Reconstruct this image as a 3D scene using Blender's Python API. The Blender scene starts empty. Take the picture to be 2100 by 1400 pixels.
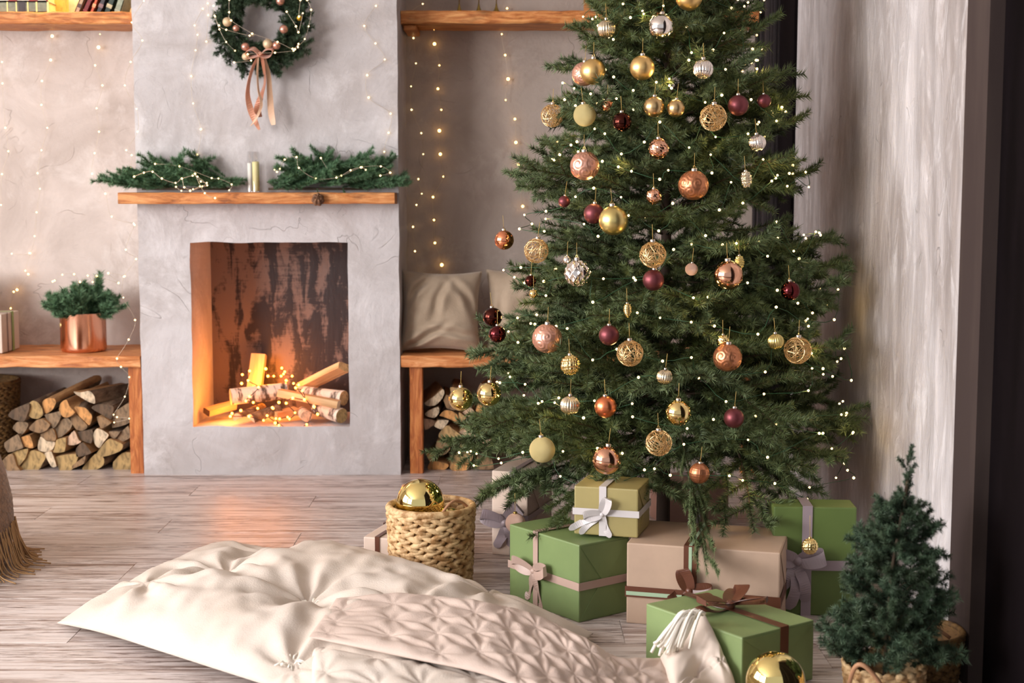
import bpy, bmesh, math, random
import numpy as np
from mathutils import Vector, Matrix, Euler, noise
PI = math.pi
random.seed(7); RNG = np.random.default_rng(7)
S = bpy.context.scene
COL = S.collection
# ---------------------------------------------------------------- camera
F = 2917.0; H = 1.1
PITCH = math.atan(300 / F); CP, SP = math.cos(PITCH), math.sin(PITCH)
cd = bpy.data.cameras.new('camera'); cam = bpy.data.objects.new('camera', cd); COL.objects.link(cam)
cam.location = (0, 0, H); cam.rotation_euler = (PI / 2 - PITCH, 0, 0)
cd.sensor_width = 36; cd.lens = 36 * F / 2100; cd.clip_end = 100
cd.dof.use_dof = True; cd.dof.focus_distance = 3.95; cd.dof.aperture_fstop = 4.5
S.camera = cam
# ---------------------------------------------------------------- light and exposure
S.view_settings.view_transform = 'Standard'; S.view_settings.look = 'None'
S.view_settings.gamma = 1.0; S.view_settings.use_curve_mapping = False
S.view_settings.exposure = 0.2
W = bpy.data.worlds.new('world'); S.world = W; W.use_nodes = True
W.node_tree.nodes['Background'].inputs[0].default_value = (0.96, 0.95, 1.0, 1)
W.node_tree.nodes['Background'].inputs[1].default_value = 0.55
def area(name, loc, target, sx, sy, power, color):
    l = bpy.data.lights.new(name, 'AREA'); l.shape = 'RECTANGLE'; l.size = sx; l.size_y = sy
    l.energy = power; l.color = color
    o = bpy.data.objects.new(name, l); COL.objects.link(o); o.location = loc
    o.rotation_euler = (Vector(target) - Vector(loc)).to_track_quat('-Z', 'Y').to_euler()
    return o
area('window_light', (-4.55, 3.0, 1.7), (0.0, 3.2, 1.2), 2.2, 2.1, 145, (1.0, 0.975, 0.97))
area('window_light_rear', (-4.55, 0.4, 1.7), (0.0, 2.6, 1.0), 2.2, 2.1, 300, (1.0, 0.975, 0.97))
def point(name, loc, power, color, r=0.03):
    l = bpy.data.lights.new(name, 'POINT'); l.energy = power; l.color = color; l.shadow_soft_size = r
    o = bpy.data.objects.new(name, l); COL.objects.link(o); o.location = loc; return o
point('fire_glow', (-1.0, 5.74, 0.36), 3.9, (1.0, 0.27, 0.025), 0.06)
point('fire_glow_left', (-1.13, 5.62, 0.26), 1.1, (1.0, 0.27, 0.025), 0.04)
area('shelf_lamp', (-1.95, 5.80, 2.13), (-1.95, 5.86, 1.8), 0.8, 0.05, 9, (1.0, 0.68, 0.26))

# ---------------------------------------------------------------- picture-to-world helper (a pixel and a depth or a height give a point)
def ray(px, py):
    u = (px - 1050) / F; v = -(py - 700) / F
    return (u, CP + v * SP, v * CP - SP)
def at(px, py, Y):
    r = ray(px, py); t = Y / r[1]
    return Vector((r[0] * t, Y, H + r[2] * t))
def fl(px, py, z=0.0):
    r = ray(px, py); t = (z - H) / r[2]
    return Vector((r[0] * t, r[1] * t, z))
# ---------------------------------------------------------------- materials
def lin(c):
    return tuple(((v / 255) / 12.92 if v / 255 <= 0.04045 else ((v / 255 + 0.055) / 1.055) ** 2.4) for v in c) + (1,)
MATS = {}
def mat(name, c, rough=0.6, metal=0.0, **k):
    if name in MATS: return MATS[name]
    m = bpy.data.materials.new(name); m.use_nodes = True; MATS[name] = m
    nt = m.node_tree; b = nt.nodes['Principled BSDF']; L = nt.links.new
    b.inputs['Roughness'].default_value = rough; b.inputs['Metallic'].default_value = metal
    b.inputs['Base Color'].default_value = lin(c)
    if 'spec' in k: b.inputs['Specular IOR Level'].default_value = k['spec']
    if 'sheen' in k:
        b.inputs['Sheen Weight'].default_value = k['sheen']
    if 'emit' in k:
        b.inputs['Emission Color'].default_value = lin(k['emit']); b.inputs['Emission Strength'].default_value = k['es']
    if 'trans' in k:
        b.inputs['Transmission Weight'].default_value = k['trans']
    if 'sss' in k:
        b.inputs['Subsurface Weight'].default_value = k['sss']; b.inputs['Subsurface Scale'].default_value = 0.02
    tc = nt.nodes.new('ShaderNodeTexCoord')
    src = tc.outputs['Object']
    if 'c2' in k or 'bump' in k:
        mp = nt.nodes.new('ShaderNodeMapping'); L(src, mp.inputs['Vector']); mp.inputs['Scale'].default_value = k.get('stretch', (1, 1, 1))
        n = nt.nodes.new('ShaderNodeTexNoise'); L(mp.outputs[0], n.inputs['Vector'])
        n.inputs['Scale'].default_value = k.get('scale', 20); n.inputs['Detail'].default_value = k.get('detail', 5)
        n.inputs['Roughness'].default_value = k.get('nr', 0.6); n.inputs['Distortion'].default_value = k.get('dist', 0.0)
        if 'c2' in k:
            r = nt.nodes.new('ShaderNodeValToRGB'); L(n.outputs['Fac'], r.inputs[0])
            lo, hi = k.get('ramp', (0.4, 0.6))
            r.color_ramp.elements[0].position = lo; r.color_ramp.elements[1].position = hi
            r.color_ramp.elements[0].color = lin(c); r.color_ramp.elements[1].color = lin(k['c2'])
            if 'c3' in k:
                e = r.color_ramp.elements.new((lo + hi) / 2); e.color = lin(k['c3'])
            out = r.outputs[0]
            L(out, b.inputs['Base Color'])
        if 'bump' in k:
            bp = nt.nodes.new('ShaderNodeBump'); bp.inputs['Distance'].default_value = k['bump']; bp.inputs['Strength'].default_value = 1
            if 'bscale' in k:
                n2 = nt.nodes.new('ShaderNodeTexNoise'); L(mp.outputs[0], n2.inputs['Vector']); n2.inputs['Scale'].default_value = k['bscale']; n2.inputs['Detail'].default_value = 4
                L(n2.outputs['Fac'], bp.inputs['Height'])
            else: L(n.outputs['Fac'], bp.inputs['Height'])
            L(bp.outputs[0], b.inputs['Normal'])
    return m

def plaster(name, base, dark, lightc, seed, vert=False, shade_band=None):
    """trowelled plaster: broad tone clouds, pale skimmed patches, fine cracks and ridges"""
    m = bpy.data.materials.new(name); m.use_nodes = True; nt = m.node_tree; N = nt.nodes.new; L = nt.links.new
    b = nt.nodes['Principled BSDF']; b.inputs['Roughness'].default_value = 0.62; b.inputs['Specular IOR Level'].default_value = 0.3
    tc = N('ShaderNodeTexCoord'); mp = N('ShaderNodeMapping'); L(tc.outputs['Object'], mp.inputs[0]); mp.inputs['Location'].default_value = (seed, seed * 2, seed)
    if vert: mp.inputs['Scale'].default_value = (1, 1.7, 0.62)
    def noi(sc, det, rough=.6, dist=0):
        n = N('ShaderNodeTexNoise'); L(mp.outputs[0], n.inputs[0]); n.inputs['Scale'].default_value = sc; n.inputs['Detail'].default_value = det
        n.inputs['Roughness'].default_value = rough; n.inputs['Distortion'].default_value = dist; return n
    def ramp(n, a, c, lo, hi):
        r = N('ShaderNodeValToRGB'); L(n.outputs[0], r.inputs[0]); r.color_ramp.elements[0].position = lo; r.color_ramp.elements[1].position = hi
        r.color_ramp.elements[0].color = a; r.color_ramp.elements[1].color = c; return r
    def mix(f, a, c, typ='MIX'):
        x = N('ShaderNodeMix'); x.data_type = 'RGBA'; x.blend_type = typ
        if isinstance(f, float): x.inputs['Factor'].default_value = f
        else: L(f, x.inputs['Factor'])
        for i, v in ((6, a), (7, c)):
            if isinstance(v, tuple): x.inputs[i].default_value = v
            else: L(v, x.inputs[i])
        return x.outputs[2]
    n1 = noi(2.4, 6, .62, .8); n2 = noi(7 if vert else 4.2, 9, .72, 1.3 if vert else .35); n3 = noi(38, 4, .6); n4 = noi(3.3, 3, .5, 1.2)
    c = ramp(n1, lin(dark), lin(base), .34, .62).outputs[0]
    k2 = ramp(n2, (0, 0, 0, 1), (1, 1, 1, 1), .52, .66).outputs[0]
    sc = N('ShaderNodeMath'); sc.operation = 'MULTIPLY'; sc.inputs[1].default_value = .6; L(k2, sc.inputs[0])
    c = mix(sc.outputs[0], c, lin(lightc))
    # thin dark trowel scratches: narrow band of a distorted noise
    ab = N('ShaderNodeMath'); ab.operation = 'SUBTRACT'; ab.inputs[1].default_value = .5; L(n4.outputs[0], ab.inputs[0])
    aa = N('ShaderNodeMath'); aa.operation = 'ABSOLUTE'; L(ab.outputs[0], aa.inputs[0])
    cr = ramp(aa, (1, 1, 1, 1), (0, 0, 0, 1), .001, .009 if vert else .005)
    gate = ramp(noi(6, 3), (0, 0, 0, 1), (1, 1, 1, 1), .50, .62)
    g = N('ShaderNodeMath'); g.operation = 'MULTIPLY'; L(cr.outputs[0], g.inputs[0]); L(gate.outputs[0], g.inputs[1])
    g2 = N('ShaderNodeMath'); g2.operation = 'MULTIPLY'; L(g.outputs[0], g2.inputs[0]); g2.inputs[1].default_value = .22
    c = mix(g2.outputs[0], c, lin(tuple(v * .62 for v in dark)))
    if shade_band:
        # tree's shadow on the panel, painted into the plaster as a brown band
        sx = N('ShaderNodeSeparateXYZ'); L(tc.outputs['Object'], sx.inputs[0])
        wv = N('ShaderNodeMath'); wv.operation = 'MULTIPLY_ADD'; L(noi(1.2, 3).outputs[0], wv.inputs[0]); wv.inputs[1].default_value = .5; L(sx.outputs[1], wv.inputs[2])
        d = N('ShaderNodeMath'); d.operation = 'SUBTRACT'; L(wv.outputs[0], d.inputs[0]); d.inputs[1].default_value = shade_band
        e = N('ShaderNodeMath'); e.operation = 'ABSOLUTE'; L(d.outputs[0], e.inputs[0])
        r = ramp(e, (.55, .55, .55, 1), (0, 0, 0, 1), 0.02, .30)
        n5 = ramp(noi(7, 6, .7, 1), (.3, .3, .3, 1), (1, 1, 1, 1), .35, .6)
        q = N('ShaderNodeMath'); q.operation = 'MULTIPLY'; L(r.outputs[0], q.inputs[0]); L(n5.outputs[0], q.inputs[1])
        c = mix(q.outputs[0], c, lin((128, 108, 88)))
    L(c, b.inputs['Base Color'])
    ad = N('ShaderNodeMath'); ad.operation = 'MULTIPLY_ADD'; L(n2.outputs[0], ad.inputs[0]); ad.inputs[1].default_value = 1.0; 
    m3 = N('ShaderNodeMath'); m3.operation = 'MULTIPLY'; L(n3.outputs[0], m3.inputs[0]); m3.inputs[1].default_value = .22; L(m3.outputs[0], ad.inputs[2])
    sb = N('ShaderNodeMath'); sb.operation = 'SUBTRACT'; L(ad.outputs[0], sb.inputs[0]); L(g2.outputs[0], sb.inputs[1])
    bp = N('ShaderNodeBump'); bp.inputs['Distance'].default_value = 0.018 if vert else .0085; bp.inputs['Strength'].default_value = .9; L(sb.outputs[0], bp.inputs['Height'])
    L(bp.outputs[0], b.inputs['Normal'])
    MATS[name] = m; return m

def wood(name, c1, c2, c3, axis=0, rough=.5, scale=7, knots=True):
    """board with long grain along one axis and a few knots"""
    if name in MATS: return MATS[name]
    m = bpy.data.materials.new(name); m.use_nodes = True; MATS[name] = m; nt = m.node_tree; N = nt.nodes.new; L = nt.links.new
    b = nt.nodes['Principled BSDF']; b.inputs['Roughness'].default_value = rough; b.inputs['Specular IOR Level'].default_value = .35
    tc = N('ShaderNodeTexCoord'); mp = N('ShaderNodeMapping'); L(tc.outputs['Object'], mp.inputs[0])
    s = [6.0, 6.0, 6.0]; s[axis] = .75; mp.inputs['Scale'].default_value = s
    n = N('ShaderNodeTexNoise'); L(mp.outputs[0], n.inputs[0]); n.inputs['Scale'].default_value = scale; n.inputs['Detail'].default_value = 7; n.inputs['Distortion'].default_value = 1.4; n.inputs['Roughness'].default_value = .65
    r = N('ShaderNodeValToRGB'); L(n.outputs[0], r.inputs[0]); e = r.color_ramp.elements
    e[0].position = .3; e[0].color = lin(c2); e[1].position = .68; e[1].color = lin(c3)
    x = e.new(.47); x.color = lin(c1)
    n2 = N('ShaderNodeTexNoise'); mp2 = N('ShaderNodeMapping'); L(tc.outputs['Object'], mp2.inputs[0]); s2 = [14., 14., 14.]; s2[axis] = 4.0; mp2.inputs['Scale'].default_value = s2
    L(mp2.outputs[0], n2.inputs[0]); n2.inputs['Scale'].default_value = 1.6; n2.inputs['Detail'].default_value = 5
    r2 = N('ShaderNodeValToRGB'); L(n2.outputs[0], r2.inputs[0]); r2.color_ramp.elements[0].position = .56 if knots else .8; r2.color_ramp.elements[1].position = .74 if knots else 1
    r2.color_ramp.elements[0].color = (0, 0, 0, 1); r2.color_ramp.elements[1].color = (.8, .8, .8, 1)
    x = N('ShaderNodeMix'); x.data_type = 'RGBA'; L(r2.outputs[0], x.inputs[0]); L(r.outputs[0], x.inputs[6]); x.inputs[7].default_value = lin(tuple(v * .6 for v in c2))
    L(x.outputs[2], b.inputs['Base Color'])
    bp = N('ShaderNodeBump'); bp.inputs['Distance'].default_value = .004; L(n.outputs[0], bp.inputs['Height']); L(bp.outputs[0], b.inputs['Normal'])
    return m

def foliage(name, dark, light, warm):
    m = bpy.data.materials.new(name); m.use_nodes = True; MATS[name] = m; nt = m.node_tree; N = nt.nodes.new; L = nt.links.new
    b = nt.nodes['Principled BSDF']; b.inputs['Roughness'].default_value = .5; b.inputs['Specular IOR Level'].default_value = .35
    a = N('ShaderNodeAttribute'); a.attribute_name = 'tip'
    oi = N('ShaderNodeObjectInfo')
    x = N('ShaderNodeMix'); x.data_type = 'RGBA'; L(a.outputs['Fac'], x.inputs[0]); x.inputs[6].default_value = lin(dark); x.inputs[7].default_value = lin(light)
    r = N('ShaderNodeMath'); r.operation = 'MULTIPLY'; r.inputs[1].default_value = .6; L(oi.outputs['Random'], r.inputs[0])
    y = N('ShaderNodeMix'); y.data_type = 'RGBA'; L(r.outputs[0], y.inputs[0]); L(x.outputs[2], y.inputs[6]); y.inputs[7].default_value = lin(warm)
    L(y.outputs[2], b.inputs['Base Color'])
    return m

M_CHIM = plaster('plaster_chimney', (200, 195, 196), (174, 166, 164), (220, 216, 217), 3.1)
M_LEFT = plaster('plaster_alcove', (206, 192, 184), (178, 163, 154), (222, 212, 206), 7.7)
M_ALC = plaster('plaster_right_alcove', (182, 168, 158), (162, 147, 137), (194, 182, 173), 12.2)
M_SIDE = plaster('plaster_side', (212, 206, 207), (170, 160, 157), (238, 234, 236), 5.4, vert=True, shade_band=.40)  # brown band here is the tree's shadow put into the colour
M_SHELF = wood('shelf_wood', (190, 116, 60), (124, 68, 34), (230, 168, 104), 0)
M_BENCH = wood('bench_wood', (200, 126, 72), (150, 82, 44), (232, 172, 118), 0)
M_MANT = wood('mantel_wood', (190, 118, 62), (122, 66, 34), (226, 164, 104), 0)
M_POST = wood('post_wood', (176, 100, 50), (128, 66, 34), (214, 142, 82), 2, knots=False)
M_NEED = foliage('fir_needles', (18, 30, 18), (112, 130, 90), (76, 88, 40))  # inner tone darkened to stand in for crown shade; pale tips are new growth
M_NEED2 = foliage('sprig_needles', (42, 78, 54), (112, 150, 112), (84, 114, 78))
M_NEED3 = foliage('bush_needles', (20, 36, 28), (86, 110, 84), (56, 68, 44))
M_TWIG = mat('twig_bark', (78, 62, 46), .8)
M_WIRE = mat('silver_wire', (205, 190, 170), .35, .8)
M_GWIRE = mat('green_wire', (30, 74, 44), .5)
M_BULB = mat('bulb_glow', (255, 225, 170), .4, emit=(255, 212, 140), es=6)
M_BULBW = mat('bulb_glow_warm', (255, 215, 150), .4, emit=(255, 196, 110), es=9)
M_BULBF = mat('bulb_glow_fire', (255, 190, 120), .4, emit=(255, 140, 40), es=26)
for q in (M_BULB, M_BULBW):
    q.cycles.emission_sampling = 'NONE'

# ---------------------------------------------------------------- mesh helpers
def link(o, parent=None):
    COL.objects.link(o)
    if parent: o.parent = parent
    return o
def bm_obj(name, bm, m, parent=None, smooth=False, loc=None):
    me = bpy.data.meshes.new(name); bm.to_mesh(me); bm.free()
    for x in (m if isinstance(m, (list, tuple)) else [m]): me.materials.append(x)
    if smooth: me.shade_smooth()
    o = bpy.data.objects.new(name, me)
    if loc is not None: o.location = loc
    return link(o, parent)
def py_obj(name, V, Fc, m, parent=None, smooth=False, loc=None, mi=None):
    me = bpy.data.meshes.new(name); me.from_pydata([tuple(v) for v in V], [], Fc)
    for x in (m if isinstance(m, (list, tuple)) else [m]): me.materials.append(x)
    if mi is not None: me.polygons.foreach_set('material_index', mi)
    if smooth: me.shade_smooth()
    me.update()
    o = bpy.data.objects.new(name, me)
    if loc is not None: o.location = loc
    return link(o, parent)
def tag(o, label, cat, group=None, kind=None):
    if label: o['label'] = label
    if cat: o['category'] = cat
    if group: o['group'] = group
    if kind: o['kind'] = kind
    return o
def thing(name, label, cat, loc=(0, 0, 0), rot=(0, 0, 0), group=None):
    o = bpy.data.objects.new(name, None); o.empty_display_size = .05; o.location = loc; o.rotation_euler = rot
    link(o); return tag(o, label, cat, group)
def inst(name, me, parent=None, loc=(0, 0, 0), rot=(0, 0, 0), sc=None, matrix=None):
    o = bpy.data.objects.new(name, me); link(o, parent)
    if matrix is not None: o.matrix_local = matrix
    else:
        o.location = loc; o.rotation_euler = rot
        if sc is not None: o.scale = (sc, sc, sc) if not isinstance(sc, tuple) else sc
    return o
def box(bm, x0, x1, y0, y1, z0, z1, bevel=0.0, seg=1):
    r = bmesh.ops.create_cube(bm, size=1)
    vs = r['verts']
    bmesh.ops.scale(bm, vec=(x1 - x0, y1 - y0, z1 - z0), verts=vs)
    bmesh.ops.translate(bm, vec=((x0 + x1) / 2, (y0 + y1) / 2, (z0 + z1) / 2), verts=vs)
    if bevel:
        es = list({e for v in vs for e in v.link_edges})
        bmesh.ops.bevel(bm, geom=es, offset=bevel, segments=seg, affect='EDGES', profile=.6)
    return vs
def box_obj(name, b, m, parent=None, bevel=0, seg=1, kind=None, local=True):
    """b = x0,x1,y0,y1,z0,z1 in the parent's space; the object's origin sits at the box centre"""
    c = Vector(((b[0] + b[1]) / 2, (b[2] + b[3]) / 2, (b[4] + b[5]) / 2))
    bm = bmesh.new(); box(bm, b[0] - c.x, b[1] - c.x, b[2] - c.y, b[3] - c.y, b[4] - c.z, b[5] - c.z, bevel, seg)
    o = bm_obj(name, bm, m, parent, loc=c)
    if kind: o['kind'] = kind
    return o
def tube(pts, r, n=6, closed=False, taper=None):
    V, Fc = [], []; P = [Vector(p) for p in pts]; k = len(P); up = Vector((0, 0, 1)); prev = None
    for i, p in enumerate(P):
        t = (P[(i + 1) % k] - P[i - 1]) if closed else (P[min(i + 1, k - 1)] - P[max(i - 1, 0)])
        if t.length < 1e-9: t = Vector((0, 0, 1))
        t.normalize()
        if prev is None:
            a = t.cross(up); a = t.cross(Vector((1, 0, 0))) if a.length < 1e-3 else a
        else: a = prev - t * prev.dot(t)
        if a.length < 1e-6: a = t.orthogonal()
        a.normalize(); b = t.cross(a); prev = a
        rr = r if taper is None else r * taper(i / (k - 1))
        for j in range(n):
            q = 2 * PI * j / n; V.append(p + (a * math.cos(q) + b * math.sin(q)) * rr)
    for i in range(k if closed else k - 1):
        for j in range(n):
            a0 = i * n + j; a1 = i * n + (j + 1) % n; i2 = (i + 1) % k
            Fc.append((a0, a1, i2 * n + (j + 1) % n, i2 * n + j))
    if not closed: Fc.append(tuple(range(n))[::-1]); Fc.append(tuple((k - 1) * n + j for j in range(n)))
    return V, Fc
def tube_obj(name, pts, r, m, parent=None, n=6, closed=False, taper=None):
    V, Fc = tube(pts, r, n, closed, taper)
    return py_obj(name, V, Fc, m, parent, smooth=True)
def smooth_path(pts, n=6):
    P = [Vector(p) for p in pts]; out = []
    for i in range(len(P) - 1):
        p0 = P[max(i - 1, 0)]; p1 = P[i]; p2 = P[i + 1]; p3 = P[min(i + 2, len(P) - 1)]
        for j in range(n):
            t = j / n
            out.append(.5 * ((2 * p1) + (p2 - p0) * t + (2 * p0 - 5 * p1 + 4 * p2 - p3) * t * t + (3 * p1 - p0 - 3 * p2 + p3) * t ** 3))
    out.append(P[-1]); return out
def lathe(profile, n=32, cap=False):
    V, Fc = [], []
    for r, z in profile:
        for j in range(n):
            q = 2 * PI * j / n; V.append((r * math.cos(q), r * math.sin(q), z))
    for i in range(len(profile) - 1):
        for j in range(n):
            Fc.append((i * n + j, i * n + (j + 1) % n, (i + 1) * n + (j + 1) % n, (i + 1) * n + j))
    if cap:
        Fc.append(tuple(range(n))[::-1]); k = (len(profile) - 1) * n; Fc.append(tuple(k + j for j in range(n)))
    return V, Fc
def ball_mesh(name, fn, m, nu=40, nv=24, smooth=True):
    """closed surface r = fn(longitude, colatitude)"""
    V = [(0, 0, fn(0, 0))]; Fc = []
    for i in range(1, nv):
        th = PI * i / nv
        for j in range(nu):
            ph = 2 * PI * j / nu; r = fn(ph, th)
            V.append((r * math.sin(th) * math.cos(ph), r * math.sin(th) * math.sin(ph), r * math.cos(th)))
    V.append((0, 0, -fn(0, PI))); b = len(V) - 1
    for j in range(nu): Fc.append((0, 1 + j, 1 + (j + 1) % nu)); k = 1 + (nv - 2) * nu; Fc.append((b, k + (j + 1) % nu, k + j))
    for i in range(nv - 2):
        for j in range(nu):
            a = 1 + i * nu; Fc.append((a + j, a + nu + j, a + nu + (j + 1) % nu, a + (j + 1) % nu))
    me = bpy.data.meshes.new(name); me.from_pydata(V, [], Fc)
    for x in (m if isinstance(m, (list, tuple)) else [m]): me.materials.append(x)
    if smooth: me.shade_smooth()
    return me
def strip(path, wdir, width, m, name, parent=None, thick=.0006):
    """ribbon along a path; wdir is one vector or one per point"""
    P = [Vector(p) for p in path]; V = []; Fc = []
    for i, p in enumerate(P):
        w = Vector(wdir[i] if isinstance(wdir, list) else wdir); w.normalize()
        ww = width[i] if isinstance(width, list) else width
        t = P[min(i + 1, len(P) - 1)] - P[max(i - 1, 0)]; nn = t.cross(w)
        if nn.length < 1e-9: nn = Vector((0, 0, 1))
        nn.normalize(); nn *= thick
        for s1, s2 in ((-1, -1), (1, -1), (1, 1), (-1, 1)):
            V.append(p + w * ww / 2 * s1 + nn * s2)
    k = len(P)
    for i in range(k - 1):
        for j in range(4):
            Fc.append((i * 4 + j, i * 4 + (j + 1) % 4, i * 4 + 4 + (j + 1) % 4, i * 4 + 4 + j))
    Fc.append((3, 2, 1, 0)); Fc.append(tuple((k - 1) * 4 + j for j in range(4)))
    return py_obj(name, V, Fc, m, parent, smooth=False)

# ---------------------------------------------------------------- needles
def needle_arrays(segs, dens, nl, nw, spread=.85, flat=.35, tipgain=1.0):
    """segs: (p0, p1, tone) twig pieces; returns triangle soup of needles and a tone per vertex"""
    A = np.array([s[0] for s in segs], float); B = np.array([s[1] for s in segs], float); T = np.array([s[2] for s in segs], float)
    ln = np.linalg.norm(B - A, axis=1); cnt = np.maximum(2, (ln * dens).astype(int))
    idx = np.repeat(np.arange(len(segs)), cnt); n = len(idx)
    t = RNG.random(n)[:, None]; p = A[idx] * (1 - t) + B[idx] * t
    ax = (B - A)[idx] / np.maximum(ln[idx], 1e-6)[:, None]
    rnd = RNG.normal(size=(n, 3)); rnd[:, 2] *= (1 - flat)
    rad = rnd - ax * np.sum(rnd * ax, 1)[:, None]; rad /= np.maximum(np.linalg.norm(rad, axis=1), 1e-6)[:, None]
    d = ax * (1.0 - spread * .45) + rad * spread; d[:, 2] += .12; d /= np.linalg.norm(d, axis=1)[:, None]
    side = np.cross(d, RNG.normal(size=(n, 3))); side /= np.maximum(np.linalg.norm(side, axis=1), 1e-6)[:, None]
    L_ = nl * (.75 + .5 * RNG.random(n))[:, None]
    v0 = p - side * nw / 2; v1 = p + side * nw / 2; v2 = p + d * L_ + side * nw * .15
    V = np.stack([v0, v1, v2], 1).reshape(-1, 3)
    tone = np.clip(T[idx] * tipgain + RNG.normal(0, .13, n), 0, 1)
    tone3 = np.stack([tone * .75, tone * .75, np.clip(tone * 1.15 + .05, 0, 1)], 1).reshape(-1)
    return V, tone3
def fir_mesh(name, segs, twigs, dens, nl, nw, mats, **k):
    V, tone = needle_arrays(segs, dens, nl, nw, **k); nN = len(V)
    F_ = np.arange(nN).reshape(-1, 3)
    TV, TF = [], []
    for pts, r in twigs:
        v, f = tube(pts, r, 3, taper=lambda t: 1 - .7 * t)
        o = nN + len(TV); TV += [tuple(x) for x in v]
        for q in f:
            for j in range(1, len(q) - 1): TF.append((q[0] + o, q[j] + o, q[j + 1] + o))
    allV = np.vstack([V, np.array(TV)]) if TV else V
    allF = np.vstack([F_, np.array(TF)]) if TF else F_
    me = bpy.data.meshes.new(name); me.vertices.add(len(allV)); me.vertices.foreach_set('co', allV.astype(np.float32).ravel())
    me.loops.add(len(allF) * 3); me.loops.foreach_set('vertex_index', allF.astype(np.int32).ravel())
    me.polygons.add(len(allF)); me.polygons.foreach_set('loop_start', np.arange(0, len(allF) * 3, 3, dtype=np.int32))
    me.polygons.foreach_set('loop_total', np.full(len(allF), 3, np.int32))
    mi = np.zeros(len(allF), np.int32); mi[len(F_):] = 1; me.polygons.foreach_set('material_index', mi)
    at_ = me.attributes.new('tip', 'FLOAT', 'POINT'); tt = np.zeros(len(allV), np.float32); tt[:nN] = tone; at_.data.foreach_set('value', tt)
    for x in mats: me.materials.append(x)
    me.update(calc_edges=True); return me
def branch_mesh(name, L_, seed, droop=.18, dens=1500, nl=.017, nw=.0021):
    R = random.Random(seed); segs = []; tw = []
    def curve(p, d, ln, n, sag):
        out = [Vector(p)]; d = Vector(d).normalized()
        for i in range(n):
            d = (d + Vector((R.uniform(-.05, .05), R.uniform(-.05, .05), -sag / n + R.uniform(-.03, .03)))).normalized()
            out.append(out[-1] + d * ln / n)
        return out
    st = curve((0, 0, 0), (1, R.uniform(-.08, .08), .12), L_, 10, droop); tw.append((st, .0045))
    for i in range(10):
        if i / 10 > .35: segs.append((st[i], st[i + 1], .25 + .6 * i / 10))
    k = max(6, int(L_ / .05)); side = 1
    for j in range(k):
        t = .22 + .76 * j / k; q = t * 10; i = min(int(q), 9); p = st[i].lerp(st[i + 1], q - i); d = (st[i + 1] - st[i]).normalized()
        side = -side; ang = R.uniform(.6, 1.05); ln = (L_ * (1 - t) * .62 + .055) * R.uniform(.75, 1.1); ln = min(ln, .26)
        if t < .4: ln *= .75
        sd = Vector((-d.y, d.x, 0)).normalized() * side
        dd = d * math.cos(ang) + sd * math.sin(ang) + Vector((0, 0, R.uniform(-.35, .5)))
        n2 = max(3, int(ln / .035)); s2 = curve(p, dd, ln, n2, R.uniform(.0, .28)); tw.append((s2, .0024))
        for a in range(n2): segs.append((s2[a], s2[a + 1], (.25 + .45 * t + .45 * a / n2)))
        m3 = int(ln / .05)
        for a in range(m3):
            u = (a + .7) / (m3 + .6) * n2; b = min(int(u), n2 - 1); pp = s2[b].lerp(s2[b + 1], min(u - b, 1)); d2 = (s2[b + 1] - s2[b]).normalized()
            s3 = Vector((-d2.y, d2.x, 0)).normalized() * (1 if a % 2 else -1); l3 = R.uniform(.035, .075) * (1 - .35 * a / max(1, m3))
            d3 = d2 * .75 + s3 * .75 + Vector((0, 0, R.uniform(-.45, .5))); e = pp + d3.normalized() * l3
            segs.append((pp, e, .3 + .35 * t + .35 * a / max(1, m3)))
    return fir_mesh(name, segs, tw, dens, nl, nw, [M_NEED, M_TWIG])
def sprig_mesh(name, L_, seed, dens=2600, nl=.014, nw=.0016, mats=None, side_twigs=4, spread=.85, bend=.2):
    R = random.Random(seed); segs = []; tw = []
    d = Vector((1, 0, .1)); p = Vector((0, 0, 0)); st = [p.copy()]
    for i in range(6):
        d = (d + Vector((0, R.uniform(-bend, bend) * .5, R.uniform(-bend, bend) * .5))).normalized(); p = p + d * L_ / 6; st.append(p.copy())
        segs.append((st[-2], st[-1], .25 + .6 * i / 6))
    tw.append((st, .0022))
    for j in range(side_twigs):
        t = .25 + .6 * j / max(1, side_twigs); q = t * 6; i = int(q); pp = st[i].lerp(st[i + 1], q - i)
        dd = (st[i + 1] - st[i]).normalized(); sd = Vector((-dd.y, dd.x, 0)).normalized() * (1 if j % 2 else -1)
        e = pp + (dd * .8 + sd * .65 + Vector((0, 0, R.uniform(-.1, .25)))).normalized() * L_ * R.uniform(.3, .42)
        segs.append((pp, pp.lerp(e, .5), .35)); segs.append((pp.lerp(e, .5), e, .85)); tw.append(([pp, e], .0016))
    return fir_mesh(name, segs, tw, dens, nl, nw, mats or [M_NEED2, M_TWIG], spread=spread, flat=.15)

def rot_to(direction, roll=0.0):
    q = Vector(direction).to_track_quat('X', 'Z'); return q.to_matrix().to_4x4() @ Matrix.Rotation(roll, 4, 'X')

# ================================================================ the setting
YF, YB = 5.545, 5.98          # chimney front, back wall
XR = 1.04                     # side wall
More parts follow.
